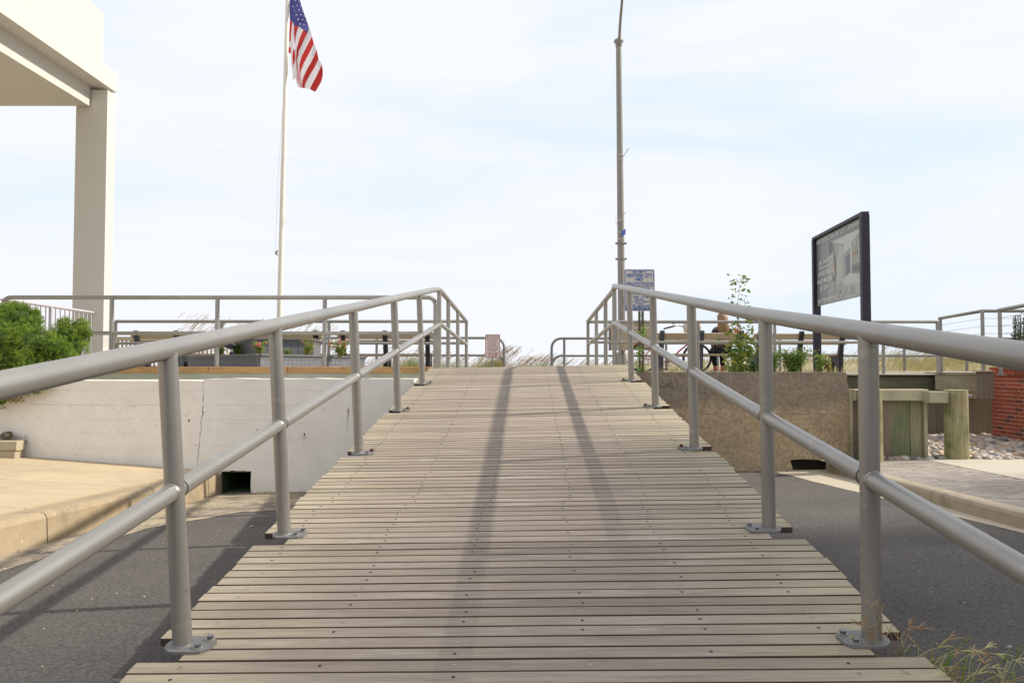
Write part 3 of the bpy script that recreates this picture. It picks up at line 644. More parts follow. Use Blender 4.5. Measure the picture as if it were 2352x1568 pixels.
for side in (-1, 1):
    hr = thing('handrail', 'grey pipe handrail along the %s edge of the ramp, bolted down plate by plate' % ('left' if side < 0 else 'right'), 'handrail', foot(side, 2.828), 'ramp handrails')
    pm_ = plate(side)
    for Y in PY:
        p = foot(side, Y); q = rtop(side, Y) ; b = MB(); b.tube([p + Vector((0, 0, .004)), q], RR * .97, 'rail', 24)
        m_ = p + Vector((0, 0, .012)); b.tube([m_ - Vector((0, 0, .003)), m_ + LEAN * .004], [RR + .004, RR], 'rail2', 24, False)
        for fn, rr_ in ((rmid, RR * .97),):
            e_ = fn(side, Y); dv = (fn(side, Y + .1) - fn(side, Y - .1)).normalized()
            for sg in (-1, 1): b.tube([e_ + dv * sg * RR * .95, e_ + dv * sg * (RR * .95 + .007)], [RR * .93 + .0045, RR * .93 + .001], 'rail', 20, False)
        po = part(b, 'post', hr)
        ff = frame(Y); ff.translation = p
        obj('base_plate', pm_, po, ff)
        for (bx, by) in ((.094, .032), (.073, -.030)):
            obj('bolt', rb if Y > 5 and by > 0 else hb, po, ff @ Matrix.Translation((bx * (1 if side < 0 else -1), by, 0)))
    cz = lambda Y: 1.135 - (Y - 10.95) * (1.135 - .955) / 4.85
    def cpt(Y, dz=0): return Vector(((-1.317 if side < 0 else 1.28) + .0217 * Y, Y, cz(Y) + dz))
    tops = [rtop(side, Y) for Y in (.2, .7, 1.4, 2.2, 3.0, 3.7, 4.3, 6, 8, 10, 10.75)] + [cpt(Y) for Y in (11.05, 12.2, 13.85, 15.8)]
    mids = [rmid(side, Y) for Y in (.2, .7, 1.4, 2.2, 3.0, 3.7, 4.3, 6, 8, 10, 10.75)] + [cpt(Y, -.5) for Y in (11.05, 12.2, 13.85, 15.8)]
    b = MB(); b.tube(tops, RR * 1.04, 'rail', 28); tr = part(b, 'top_rail', hr)
    b = MB(); b.tube(mids, RR * .93, 'rail', 24); part(b, 'mid_rail', hr)
    for Y in PY:     # weld beads
        pass
    b = MB()
    if side > 0:
        j = rtop(1, 4.22); dvec = (rtop(1, 4.5) - rtop(1, 4.0)).normalized(); b.tube([j - dvec * .0015, j + dvec * .0015], RR * 1.045, 'under', 28); part(b, 'joint', hr)
    for Y in CY:
        t_ = cpt(Y); zb = -.02 - (Y - 10.95) * .031
        b = MB(); b.tube([(t_.x, Y, zb), t_], .0335, 'rail', 14); part(b, 'post', hr)
# ------------------------------------------------------------------ other railings
def railing(name, label, Y, ztop, zmid, x0, x1, posts, zb, curve0=0, curve1=0, r=.034, m='rail', group='pipe railings'):
    t = thing(name, label, 'railing', ((x0 + x1) / 2, Y, zb), group)
    def run(z, zlow):
        pts = []
        if curve0: pts += [Vector((x0, Y, zlow))] + [Vector((x0 + curve0 * (1 - math.cos(a)), Y, z - curve0 * (1 - math.sin(a)))) for a in [math.pi / 2 * i / 7 for i in range(8)]]
        else: pts += [Vector((x0, Y, z))]
        if curve1: pts += [Vector((x1 - curve1 * (1 - math.cos(a)), Y, z - curve1 * (1 - math.sin(a)))) for a in [math.pi / 2 * i / 7 for i in range(7, -1, -1)]] + [Vector((x1, Y, zlow))]
        else: pts += [Vector((x1, Y, z))]
        return pts
    b = MB(); b.tube(run(ztop, zb), r, m, 16); part(b, 'top_rail', t)
    b = MB(); b.tube(run(zmid, zmid - .15) if (curve0 or curve1) else run(zmid, zmid), r * .9, m, 14); part(b, 'mid_rail', t)
    for x in posts:
        b = MB(); b.tube([(x, Y, zb), (x, Y, ztop)], r * .97, m, 14); part(b, 'post', t)
    return t
YN = 11.5
railing('pipe_railing', 'grey pipe railing standing on the orange timber, left of the ramp', YN, at(0, 683, YN).z, at(0, 765, YN).z, atx(5, YN), atx(1000, YN), [atx(x, YN) for x in (255, 498, 745)], -.013, .12, .12, .034)
# undo the mid rail's end curves there by using straight ends: handled by short radius
YF = 15.8
t = railing('pipe_railing', 'grey pipe railing behind the planters, at the street edge of the boardwalk', YF, at(0, 738, YF).z, at(0, 788, YF).z, atx(264, YF), atx(1074, YF), [atx(x, YF) for x in (264.5, 508, 755, 1001)], -.17)
t = railing('pipe_railing', 'grey pipe railing in front of the benches, right of the ramp', YF, at(0, 739, YF).z, at(0, 786, YF).z, atx(1352, YF), atx(2154, YF), [atx(x, YF) for x in (1424, 1604, 1780, 2029, 2154)], -.17)
YO = 24.3
railing('pipe_railing', 'grey beach side railing with a rounded end and a small red sign', YO, at(0, 776, YO).z, at(0, 816, YO).z, -16.5, atx(1158, YO), [atx(1131 - 133 * k, YO) for k in range(1, 8)], -.17, 0, .32, .042, 'rail2')
railing('pipe_railing', 'grey beach side railing with a rounded end, right of the beach gap', YO, at(0, 777, YO).z, at(0, 817, YO).z, atx(1267, YO), 17.5, [atx(x, YO) for x in (1296, 1412, 1530, 1648, 1791, 1934, 2077, 2220)], -.17, .32, 0, .042, 'rail2')
# cable railing at the right
cr = thing('cable_railing', 'grey railing with thin steel cables by the brick wall', 'railing', (8.4, 13.2, -.1))
A_ = at(2159.5, 731, 14.45); B_ = at(2256, 714, 13.2); C_ = at(2296, 712, 12.55); 
zb_ = -.1
b = MB(); b.tube([A_ + Vector((0, .03, 0)), B_, Vector((12.5, 13.2, B_.z))], .03, 'rail', 14); part(b, 'top_rail', cr)
b = MB(); b.tube([C_ + Vector((0, .03, 0)), at(2375, 697, 11.6)], .032, 'rail', 14); part(b, 'top_rail', cr)
for P_ in (A_, B_, C_):
    b = MB(); b.box((P_.x - .022, P_.y - .022, zb_ - .05), (P_.x + .022, P_.y + .022, P_.z), 'rail'); po = part(b, 'post', cr)
    b = MB(); b.box((P_.x - .06, P_.y - .06, zb_ - .06), (P_.x + .06, P_.y + .06, zb_ - .045), 'rail'); b.build('base_plate', po)
for k in range(1, 6):
    d = Vector((0, 0, -.135 * k)); b = MB(); b.tube([A_ + d, B_ + d, Vector((12.5, 13.2, B_.z)) + d], .003, 'rail2', 5); part(b, 'cable', cr)
    b = MB(); b.tube([C_ + d, at(2375, 697, 11.6) + d], .003, 'rail2', 5); part(b, 'cable', cr)
# baluster railing by the column
st = thing('stair_railing', 'pale metal railing with thin balusters beside the white column', 'railing', (-7.9, 12.8, 0))
XS = -7.93
z0, z1 = at(0, 690, 11.75).z, at(0, 719, 14.1).z
b = MB(); b.tube([(XS, 10.9, z0 + .01), (XS, 13.98, z1)], .028, 'bal', 10); part(b, 'top_rail', st)
b = MB(); b.tube([(XS, 10.9, .06), (XS, 13.98, .06)], .018, 'bal', 8); part(b, 'bottom_rail', st)
y = 10.95
while y < 13.97:
    b = MB(); zt_ = z0 + (z1 - z0) * (y - 11.75) / 2.3; r = .009
    if abs(y - 12.72) < .07: r = .024
    b.box((XS - r, y - r, 0 if r < .02 else -.05), (XS + r, y + r, zt_), 'bal'); part(b, 'post' if r > .02 else 'baluster', st); y += .135
# ------------------------------------------------------------------ building at the left
bl = thing('building', 'cream stucco building corner with a tall column and an overhanging balcony', 'building', (-8, 14, -.1))
b = MB(); b.box((-8.335, 14.0, -1), (-7.74, 14.29, 5.27), 'stucco'); part(b, 'column', bl)
zsl = at(0, 243, 13.95).z; zf = at(0, 199.5, 14).z
b = MB(); b.box((-16, 1.0, zsl), (-8.06, 13.97, zf - .002), 'stucco'); part(b, 'beam', bl)
b = MB(); b.box((-16, 1.0, zf), (-7.73, 14.31, at(0, 158, 14.1).z), 'stucco'); part(b, 'floor_slab', bl)
b = MB(); b.box((-7.95, 1.0, at(0, 158, 14.1).z + .002), (-7.732, 13.8, at(0, 30, 13.8).z), 'stucco'); part(b, 'parapet', bl)
zp = at(0, 30, 13.8).z
b = MB(); b.tube([(-7.80, 5, zp + .1), (-7.80, 13.1, zp + .1), (-7.80, 13.3, zp + .16), (-7.80, 13.4, zp + .35), (-7.80, 13.4, zp + .7), (-7.80, 13.2, zp + .95), (-7.80, 5, zp + 1.0)], .03, 'white2', 10); part(b, 'balcony_rail', bl)
# ------------------------------------------------------------------ bed at the far left
bt = thing('bed_timber', 'short stack of pale landscape timbers ending at the white wall', 'timber', (-7, 9.2, -1.1))
xb = atx(46, 9.15)
for k, (za, zb2) in enumerate(((-1.16, -1.045), (-1.04, -.925))):
    b = MB(); b.box((-10.5, 9.12, za + .0), (xb - .02 * (1 - k), 9.27, zb2), 'timberh' if k else 'curb2', .008); part(b, 'beam', bt)
struct(sheet('mulch_bed', lin(-10.5, xb - .03, 12), [9.27, 9.38], lambda x, y: -.95 + random.uniform(0, .03), 'soil'))
b = MB()
for k in range(500):
    x = random.uniform(-6.95, xb - .03) if k < 330 else random.uniform(-6.9, -6.0)
    if k < 330: p = (x, random.uniform(9.28, 9.37), -.93 + random.uniform(0, .05))
    else: y_ = random.uniform(8.2, 9.05) ; p = (x, y_, zwalkL(x, y_) + .01)
    if k > 330 and random.random() < .5: continue
    b.leaf(p, (random.uniform(-1, 1), random.uniform(-1, 1), random.uniform(-.2, .4)), (0, 0, 1), random.uniform(.02, .05), .006, 'dead')
stuff(b.build('dry_needles'))
b = MB(); b.ell((at(16, 998, 9.3).x, 9.3, at(0, 1000, 9.3).z), (.07, .06, .05), 'under', 10, 6, .25); tag(b.build('clod'), 'dark clod lying against the white wall above the timber', 'clod')
# ------------------------------------------------------------------ juniper
ju = thing('juniper_bush', 'bright green juniper bush spilling over the white wall', 'bush', (-6, 9.9, -.2))
random.seed(5)
lobes = []
for (px, py, rr, Yc) in ((10, 745, 42, 9.7), (45, 735, 40, 9.8), (72, 760, 32, 9.7), (20, 800, 60, 9.5), (75, 800, 55, 9.4), (115, 815, 45, 9.5), (150, 775, 38, 9.7), (182, 772, 25, 9.7), (172, 800, 30, 9.6), (150, 750, 20, 9.8), (190, 750, 17, 9.8), (30, 850, 55, 9.35), (80, 850, 45, 9.3), (-40, 800, 70, 9.7), (-30, 870, 60, 9.4), (8, 716, 22, 9.9), (32, 708, 14, 9.9), (55, 715, 14, 9.9), (80, 722, 10, 9.9), (84, 738, 14, 9.8), (-50, 730, 40, 9.9), (85, 885, 16, 9.25), (100, 880, 12, 9.25), (68, 892, 14, 9.25), (10, 895, 26, 9.25), (40, 880, 22, 9.3), (-10, 920, 20, 9.2), (195, 765, 14, 9.7), (120, 795, 30, 9.35), (110, 850, 25, 9.35), (150, 815, 22, 9.4), (60, 830, 30, 9.2), (5, 835, 30, 9.2), (40, 780, 30, 9.3)):
    p = at(px, py, Yc); lobes.append((p, rr / F * Yc))
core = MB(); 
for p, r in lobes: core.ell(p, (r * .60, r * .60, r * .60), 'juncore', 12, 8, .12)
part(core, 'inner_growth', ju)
fol = MB(); dens = 0
for p, r in lobes:
    ncl = int(46 + r * r * 2700)
    for c in range(ncl):
        d = Vector((random.gauss(0, 1), random.gauss(-.35, 1), random.gauss(.15, 1))).normalized()
        q = p + d * r * random.uniform(.66, .98)
        if any((q - p2).length < r2 * .60 for p2, r2 in lobes): continue
        tone = random.random()
        for s_ in range(16):
            dd = (d + Vector((random.gauss(0, .55), random.gauss(0, .55), random.gauss(.45, .5)))).normalized()
            st_ = q + Vector((random.gauss(0, .013), random.gauss(0, .013), random.gauss(0, .013)))
            l = random.uniform(.016, .036)
            m_ = 'junipery' if (tone > .55 and random.random() < .6) else 'juniper'
            if py > 0 and p.z < -.2 and p.x < -5.7 and random.random() < .0: m_ = 'dead'
            fol.leaf(st_, dd, (random.gauss(0, 1), random.gauss(0, 1), random.gauss(0, 1)), l * 1.1, l * .27, m_)
for k in range(700):
    p = at(random.uniform(5, 55), random.uniform(880, 925) , 9.22)
    if (p.z - (-.3)) > 9: continue
    fol.leaf(p, (random.gauss(0, 1), random.gauss(0, 1), random.gauss(-.3, 1)), (0, 1, 0), random.uniform(.015, .03), .008, 'dead' if random.random() < .7 else 'leafy')
part(fol, 'foliage', ju)
b = MB(); b.tube([(-6.2, 9.95, -.25), (-6.0, 9.8, .1), (-5.8, 9.7, .4)], [.05, .035, .015], 'stem', 8); b.tube([(-6.2, 9.95, -.2), (-6.5, 9.7, .05), (-6.7, 9.5, .2)], [.04, .03, .012], 'stem', 8); part(b, 'trunk', ju)
# ------------------------------------------------------------------ planters
random.seed(21)
def planter(name, label, poly, zb, ztp, cap, cat='planter', grp='tiered planters'):
    cx = sum(p[0] for p in poly) / len(poly); cy = sum(p[1] for p in poly) / len(poly)
    t = thing(name, label, cat, (cx, cy, zb), grp); n = len(poly)
    ins = lambda p, k: (cx + (p[0] - cx) * k, cy + (p[1] - cy) * k)
    b = MB(); b.prism([ins(p, .985) for p in poly], 'z', zb, ztp - .07, 'planter'); part(b, 'box', t)
    b = MB(); b.prism([ins(p, .93) for p in poly], 'z', ztp - .068, ztp - .02, 'soil'); part(b, 'soil', t)
    for i in range(n):
        a, c = Vector(poly[i]), Vector(poly[(i + 1) % n]); d = (c - a); L_ = d.length; d.normalize(); nn = Vector((d.y, -d.x))
        if nn.dot(a - Vector((cx, cy))) < 0: nn = -nn
        k = max(1, round(L_ / .13)); wd = L_ / k
        if nn.y < .5:
            for j in range(k):
                p0 = a + d * (j * wd + .004); p1 = a + d * ((j + 1) * wd - .004); o1 = nn * .012
                b = MB(); q = [p0, p1, p1 + o1, p0 + o1]; b.prism([(v.x, v.y) for v in q], 'z', zb + .03, ztp - .085, 'planter'); part(b, 'board', t)
        for (zz0, zz1, pr, inn) in ((ztp - .022, ztp, .06, .06), (ztp - .05, ztp - .0225, .035, .03), (ztp - .085, ztp - .0505, .02, .02), (zb + .0, zb + .028, .022, .01)):
            q = [a - d * pr * .6 + nn * pr, c + d * pr * .6 + nn * pr, c - nn * inn, a - nn * inn]; b = MB(); b.prism([(v.x, v.y) for v in q], 'z', zz0 + i * .0004, zz1 + i * .0004, 'planter'); part(b, 'moulding', t)
    return t
zl = .192
planter('planter_box', 'low wide blue grey planter box, the lower tier round the flagpole', [(-4.04, 11.85), (-3.02, 15.15), (-5.2, 15.6), (-6.27, 14.4)], -.015, zl, 1)
planter('planter_box', 'smaller blue grey planter box raised in the middle, the upper tier at the flagpole', [(-4.52, 13.0), (-3.62, 13.4), (-3.86, 14.9), (-4.9, 15.0), (-4.98, 13.5)], .1, at(0, 776, 13).z, 1)
def shrub(name, label, px0, px1, ytop, ybase, Y, n, mats, flowers=None, cat='plant', grp=None, lsize=.035, zb=None, stems=6):
    base = at((px0 + px1) / 2, ybase, Y)
    if zb is not None: base.z = zb
    t = thing(name, label, cat, base, grp); topz = at(0, ytop, Y).z; hw = (px1 - px0) / 2 / F * Y; b = MB(); sb_ = MB(); fl = MB()
    tips = []
    for s in range(stems):
        a = random.uniform(-1, 1); tip = Vector((base.x + a * hw, Y + random.uniform(-1, 1) * hw * .8, base.z + (topz - base.z) * random.uniform(.55, 1))); m0 = base + Vector((a * hw * .35, random.uniform(-.3, .3) * hw, (tip.z - base.z) * .5))
        sb_.tube([base + Vector((a * .02, 0, -.02)), m0, tip], [.006, .004, .0015], 'stem', 5); tips.append((base, m0, tip))
    for k in range(n):
        A, B, C = random.choice(tips); u = random.uniform(.15, 1); p = (A * (1 - u) + B * u if u < .5 else B * (1 - u) + C * u) if False else A * (1 - u) ** 2 + B * 2 * u * (1 - u) + C * u * u
        p = p + Vector((random.gauss(0, hw * .22), random.gauss(0, hw * .22), random.gauss(0, hw * .12)))
        l = lsize * random.uniform(.6, 1.3)
        b.leaf(p, (random.gauss(0, 1), random.gauss(0, 1), random.gauss(.2, .6)), (random.gauss(0, .6), random.gauss(-.3, .6), 1), l, l * .55, random.choice(mats))
    part(sb_, 'stems', t); part(b, 'leaves', t)
    if flowers:
        for k in range(flowers[1]):
            A, B, C = random.choice(tips); p = C + Vector((random.gauss(0, hw * .25), random.gauss(-.02, .03), random.gauss(0, .03)))
            for j in range(5): fl.ell(p + Vector((random.gauss(0, .008), random.gauss(0, .008), random.gauss(0, .006))), (.012, .012, .009), flowers[0], 6, 4)
        part(fl, 'flowers', t)
    return t
g_ = 'flowering plants in the planters'
shrub('rose_bush', 'rose bush with salmon blooms at the left end of the lower planter', 488, 520, 778, 815, 13.6, 420, ['leafg', 'leafy'], ('petalo', 9), 'plant', g_, .05)
shrub('rose_bush', 'full green plant beside the spotlight in the lower planter', 528, 562, 781, 815, 13.3, 500, ['leafg', 'leafg', 'leafd'], ('petal', 2), 'plant', g_, .05)
shrub('flower_plant', 'yellow green plant with pink heads at the planter corner', 578, 614, 778, 814, 12.5, 420, ['leafy', 'leafy', 'leafg'], ('petal', 10), 'plant', g_, .04, stems=10)
shrub('flower_plant', 'small pale green plant in the middle of the lower planter', 650, 678, 802, 815, 13.0, 220, ['leafg', 'leafy'], None, 'plant', g_, .03)
shrub('flower_plant', 'open reddish plant before the upper tier', 688, 724, 774, 816, 13.1, 360, ['leafg', 'leafr', 'leafy'], ('petal', 4), 'plant', g_, .04, stems=9)
shrub('flower_plant', 'bushy orange tinged plant near the right end of the lower planter', 757, 806, 780, 817, 13.8, 620, ['leafy', 'leafg', 'leafr'], ('petal', 14), 'plant', g_, .04, stems=12)
sl = thing('spotlight', 'small black angular spotlight on a short stand among the roses', 'spotlight', at(527, 812, 12.9))
b = MB(); p = at(522, 790, 12.9); mtx = Matrix.Translation(p) @ Matrix.Rotation(R(28), 4, 'Y'); vs = [mtx @ Vector(v) for v in ((-.13, -.06, -.06), (.10, -.06, -.05), (.10, .06, -.05), (-.13, .06, -.06), (-.13, -.06, .06), (.14, -.06, .05), (.14, .06, .05), (-.13, .06, .06))]
b.add(vs, [(3, 2, 1, 0), (4, 5, 6, 7), (0, 1, 5, 4), (1, 2, 6, 5), (2, 3, 7, 6), (3, 0, 4, 7)], 'black'); part(b, 'lamp_head', sl)
b = MB(); b.tube([p + Vector((.03, 0, -.03)), at(533, 808, 12.9)], .012, 'black', 8); b.tube([at(533, 808, 12.9), at(533, 815, 12.9)], .045, 'black', 10); part(b, 'stand', sl)
# ------------------------------------------------------------------ flagpole and flag
YP = 14.9
fp = thing('flagpole', 'tall cream flagpole rising from the upper planter', 'flagpole', at(640, 775, YP))
b = MB(); a0, a1 = at(641, 778, YP), at(660.5, 0, YP); a2 = a1 + (a1 - a0) * .45
b.tube([a0 - Vector((0, 0, .3)), a0, a0.lerp(a1, .5), a1, a2], [.058, .057, .049, .040, .03], 'fpole', 18); part(b, 'pole', fp)
b = MB(); q = at(635, 581, YP); b.tube([q + Vector((.02, -.0, -.05)), q + Vector((-.0, -.02, 0)), q + Vector((.02, 0, .05))], .012, 'rail2', 6); b.tube([q + Vector((0, -.03, .03)), q + Vector((0, -.03, -.03))], .014, 'rail2', 8); part(b, 'cleat', fp)
b = MB(); b.tube([at(632, 585, YP), at(639, 400, YP), at(664.8, 0, YP) + Vector((.01, 0, 0))], .003, 'white2', 5); part(b, 'halyard', fp)
fl = thing('flag', 'limp red, white and blue flag with white stars hanging from the flagpole', 'flag', at(668, 60, YP), None)
def FP(x, y, dy=0): return at(597.2 + x / 6.826, y / 6.826, YP + dy)
def foldy(x, y): return .05 * math.sin((x * .9 + y * .34) / 62.0) - .03
B0 = [[(535, 400), (532, 550), (543, 700), (549, 850), (563, 1000), (592, 1220), (640, 1375)],
      [(600, 415), (562, 560), (547, 700), (552, 860), (572, 1010), (603, 1225), (648, 1378)],
      [(680, 470), (620, 600), (577, 760), (565, 900), (585, 1060), (615, 1240), (655, 1380)],
      [(742, 525), (680, 650), (612, 800), (582, 950), (598, 1090), (628, 1250), (660, 1382)],
      [(815, 575), (730, 740), (655, 880), (617, 1010), (617, 1120), (637, 1260), (663, 1382)],
      [(845, 690), (760, 860), (690, 990), (642, 1110), (636, 1200), (647, 1290), (665, 1383)],
      [(890, 790), (800, 980), (735, 1095), (685, 1205), (664, 1275), (658, 1330), (668, 1384)],
      [(918, 930), (850, 1070), (790, 1165), (745, 1245), (718, 1300), (703, 1345), (702, 1386)],
      [(968, 1010), (910, 1145), (870, 1225), (835, 1290), (810, 1335), (793, 1370), (784, 1402)],
      [(982, 1235), (962, 1280), (942, 1318), (922, 1352), (903, 1385), (884, 1418), (865, 1443)]]
EXTRA = {8: [(984, 1100)], }
def strips(b, L_, cols, dyf):
    for i in range(len(L_) - 1):
        A, C = L_[i], L_[i + 1]; K = 4; rows_ = []
        for j in range(len(A)):
            rows_.append([(A[j][0] + (C[j][0] - A[j][0]) * k / K, A[j][1] + (C[j][1] - A[j][1]) * k / K) for k in range(K + 1)])
        vs = [FP(x, y, dyf(x, y)) for r in rows_ for x, y in r]; n = K + 1
        b.add(vs, [[j * n + k, (j + 1) * n + k, (j + 1) * n + k + 1, j * n + k + 1] for j in range(len(A) - 1) for k in range(K)], cols[i], True)
b = MB()
B0[9][0] = (984, 1190)
strips(b, B0, ['red', 'white', 'red', 'white', 'red', 'white', 'red', 'white', 'red'], foldy)
b.add([FP(*p, foldy(*p)) for p in ((968, 1010), (984, 1100), (984, 1190), (910, 1145))], [(0, 1, 2, 3)], 'red', True)
b.add([FP(*p, foldy(*p)) for p in ((742, 525), (768, 430), (795, 500), (815, 575))], [(0, 1, 2, 3)], 'white', True)
b.add([FP(*p, foldy(*p)) for p in ((845, 690), (868, 735), (890, 790), (845, 880), (800, 900))], [(0, 1, 2, 3, 4)], 'white', True)
b.add([FP(*p, foldy(*p)) for p in ((918, 930), (945, 965), (968, 1010), (930, 1080), (884, 1000))], [(0, 1, 2, 3, 4)], 'white', True)
# second fold behind, to the left
L2 = [[(470, 330), (462, 480), (455, 620), (447, 760), (445, 830)], [(508, 335), (490, 480), (480, 640), (480, 740), (480, 845)], [(532, 400), (530, 560), (527, 740), (512, 900), (512, 1050)], [(540, 420), (533, 600), (535, 780), (545, 930), (518, 1060)], [(541, 430), (536, 640), (548, 840), (552, 980), (555, 1240)]]
back = lambda x, y: .09 + .03 * math.sin(x / 30)
b.add([FP(*p, .1) for p in ((470, 330), (508, 333), (490, 480), (480, 640), (480, 660), (455, 650), (462, 480))], [(0, 1, 2, 3, 4, 5, 6)], 'red')
b.add([FP(*p, .1) for p in ((455, 650), (480, 660), (482, 740), (448, 750))], [(0, 1, 2, 3)], 'white')
b.add([FP(*p, .1) for p in ((448, 750), (482, 740), (482, 848), (445, 830))], [(0, 1, 2, 3)], 'red')
b.add([FP(*p, .08) for p in ((508, 333), (535, 400), (532, 600), (528, 760), (508, 870), (512, 1060), (505, 1150), (490, 1000), (482, 848), (480, 640), (490, 480))], [tuple(range(11))], 'white')
b.add([FP(*p, .07) for p in ((528, 760), (545, 800), (553, 930), (530, 1010), (514, 1060), (508, 870))], [tuple(range(6))], 'red')
b.add([FP(*p, .07) for p in ((553, 930), (575, 1010), (590, 1120), (560, 1235), (530, 1255), (512, 1245), (512, 1060))], [tuple(range(7))], 'white')
b.add([FP(*p, .05) for p in ((555, 960), (572, 1010), (598, 1210), (612, 1290), (600, 1370), (575, 1290), (565, 1240), (590, 1120))], [tuple(range(8))], 'red')
b.add([FP(*p, .04) for p in ((598, 1210), (640, 1340), (655, 1382), (605, 1372), (572, 1300), (575, 1180))], [tuple(range(6))], 'white')
# canton: front fold and dark fold behind
can = [[(500, -260), (560, -260), (620, -260)], [(505, -120), (545, -120), (590, -120)], [(508, 0), (560, 0), (622, 0)], [(510, 110), (590, 120), (662, 130)], [(515, 210), (615, 215), (700, 240)], [(522, 300), (635, 305), (735, 335)], [(535, 400), (640, 430), (766, 430)], [(600, 415), (680, 470), (762, 470)], [(680, 470), (712, 500), (742, 525)]]
can[7] = [(600, 415), (690, 450), (764, 465)]
vs = [FP(x, y, foldy(x, y)) for r in can for x, y in r]
b.add(vs, [[j * 3 + k, (j + 1) * 3 + k, (j + 1) * 3 + k + 1, j * 3 + k + 1] for j in range(8) for k in range(2)], 'blue', True)
b.add([FP(*p, .1) for p in ((450, -260), (505, -260), (515, 0), (522, 300), (535, 400), (508, 335), (470, 330), (462, 200), (466, 0))], [tuple(range(9))], 'blue')
part(b, 'cloth', fl)
for (x, y, s_) in ((555, 15, 17), (612, 25, 13), (585, 90, 17), (640, 100, 12), (520, 108, 14), (545, 172, 16), (613, 160, 17), (668, 180, 12), (572, 238, 17), (642, 237, 16), (692, 258, 12), (598, 308, 18), (668, 312, 16), (716, 335, 12), (627, 382, 18), (692, 387, 16), (741, 410, 11), (716, 466, 15), (530, -60, 15), (580, -50, 15)):
    b = MB(); c_ = FP(x, y, foldy(x, y) - .006); r_ = s_ * 1.08 / 6.826 / F * YP
    vs = [c_ + Vector((math.sin(math.pi * j / 5 + .1) * (r_ if j % 2 == 0 else r_ * .4), -.0 - .0005 * (j % 2), math.cos(math.pi * j / 5 + .1) * (r_ if j % 2 == 0 else r_ * .4))) for j in range(10)]
    b.add(vs + [c_], [(j, (j + 1) % 10, 10) for j in range(10)], 'star'); part(b, 'star', fl)
# ------------------------------------------------------------------ lamp pole
YL = 17.5
lp = thing('lamp_post', 'very tall grey street lamp post with steel bands behind the town sign', 'lamp post', at(1428, 850, YL))
a0, a1 = at(1428, 735, YL), at(1421, 97, YL)
def on(py): return a0.lerp(a1, (735 - py) / (735 - 97))
def onr(py): return .088 - (735 - py) / (735 - 97) * .022
b = MB(); b.tube([on(850), on(735), on(400), on(97)], [.09, .088, onr(400), onr(97)], 'pole', 22); part(b, 'pole', lp)
b = MB(); b.tube([on(855), on(845), on(812), on(806)], [.17, .165, .15, .09], 'pole', 20); part(b, 'base', lp)
b = MB(); b.tube([on(108), on(100), on(97), on(93), on(87)], [.075, .08, .115, .11, .02], 'pole', 20); part(b, 'cap', lp)
b = MB(); c_ = on(104) + Vector((0, -.08, 0)); b.tube([c_, at(1424, 60, YL - .25), at(1429, 0, YL - .9), at(1436, -70, YL - 1.9), at(1440, -110, YL - 2.8)], [.035, .033, .03, .028, .025], 'pole', 12); part(b, 'arm', lp)
b = MB(); e = at(1440, -112, YL - 3.0); b.ell(e, (.13, .36, .08), 'pole', 14, 8); part(b, 'lamp_head', lp)
for py in (358, 361, 370, 507.5, 510.5, 537, 553):
    b = MB(); b.tube([on(py), on(py - 1.2)], onr(py) + .008, 'band2', 20); part(b, 'band', lp)
for py in (562, 597.6):
    b = MB(); b.tube([on(py), on(py - 3)], onr(py) + .018, 'pole', 20); q = on(py - 1.5); b.box((q.x + .08, q.y - .04, q.z - .02), (q.x + .13, q.y + .04, q.z + .02), 'pole'); b.box((q.x - .13, q.y - .04, q.z - .02), (q.x - .08, q.y + .04, q.z + .02), 'pole'); part(b, 'clamp', lp)
for (xa, ya, xb_, yb_) in ((1427, 366, 1444.7, 340.4), (1428, 498.6, 1438, 486.8)):
    b = MB(); b.tube([at(xa, ya, YL - .09), at(xb_, yb_, YL - .25)], .009, 'band2', 6); part(b, 'flag_bracket', lp)
for py in (501, 511, 515):
    b = MB(); b.tube([at(1412.5, py, YL - .05), at(1420, py, YL - .05)], .005, 'band2', 5); part(b, 'tie', lp)
b = MB(); vs = [at(1427, 532, YL - .12), at(1436.5, 525, YL - .35), at(1436.5, 537.5, YL - .35), at(1427, 545, YL - .12)]; vs += [v + Vector((.006, .006, 0)) for v in vs]; b.add(vs, [(0, 1, 2, 3)[::-1], (4, 5, 6, 7), (0, 4, 5, 1), (1, 5, 6, 2), (2, 6, 7, 3), (3, 7, 4, 0)], 'signb'); part(b, 'street_sign', lp)
b = MB(); b.box((a0.x + .045, YL - .1, at(0, 701, YL).z), (a0.x + .075, YL - .075, at(0, 680, YL).z), 'white2'); part(b, 'number_sticker', lp)
pb = thing('plank_panel', 'tan panel of four horizontal boards fixed in front of the lamp post', 'panel', at(1450, 804, 17.1))
for (ya, yb2) in ((741, 752), (752.7, 776.3), (777, 795.8), (796.5, 804)):
    b = MB(); q0, q1 = at(1402, yb2, 17.1), at(1506, ya, 17.1); b.box((q0.x, 17.1, q0.z), (q1.x, 17.14, q1.z), 'slat'); part(b, 'board', pb)
b = MB(); q0, q1 = at(1400.5, 804.5, 17.1), at(1401.8, 741, 17.1); b.box((q0.x, 17.09, q0.z), (q1.x, 17.3, q1.z), 'iron'); part(b, 'end_strip', pb)
b = MB(); b.box((at(1440, 0, 17.1).x, 17.145, at(0, 800, 17.1).z), (at(1446, 0, 17.1).x, 17.42, at(0, 745, 17.1).z), 'iron'); part(b, 'bracket', pb)
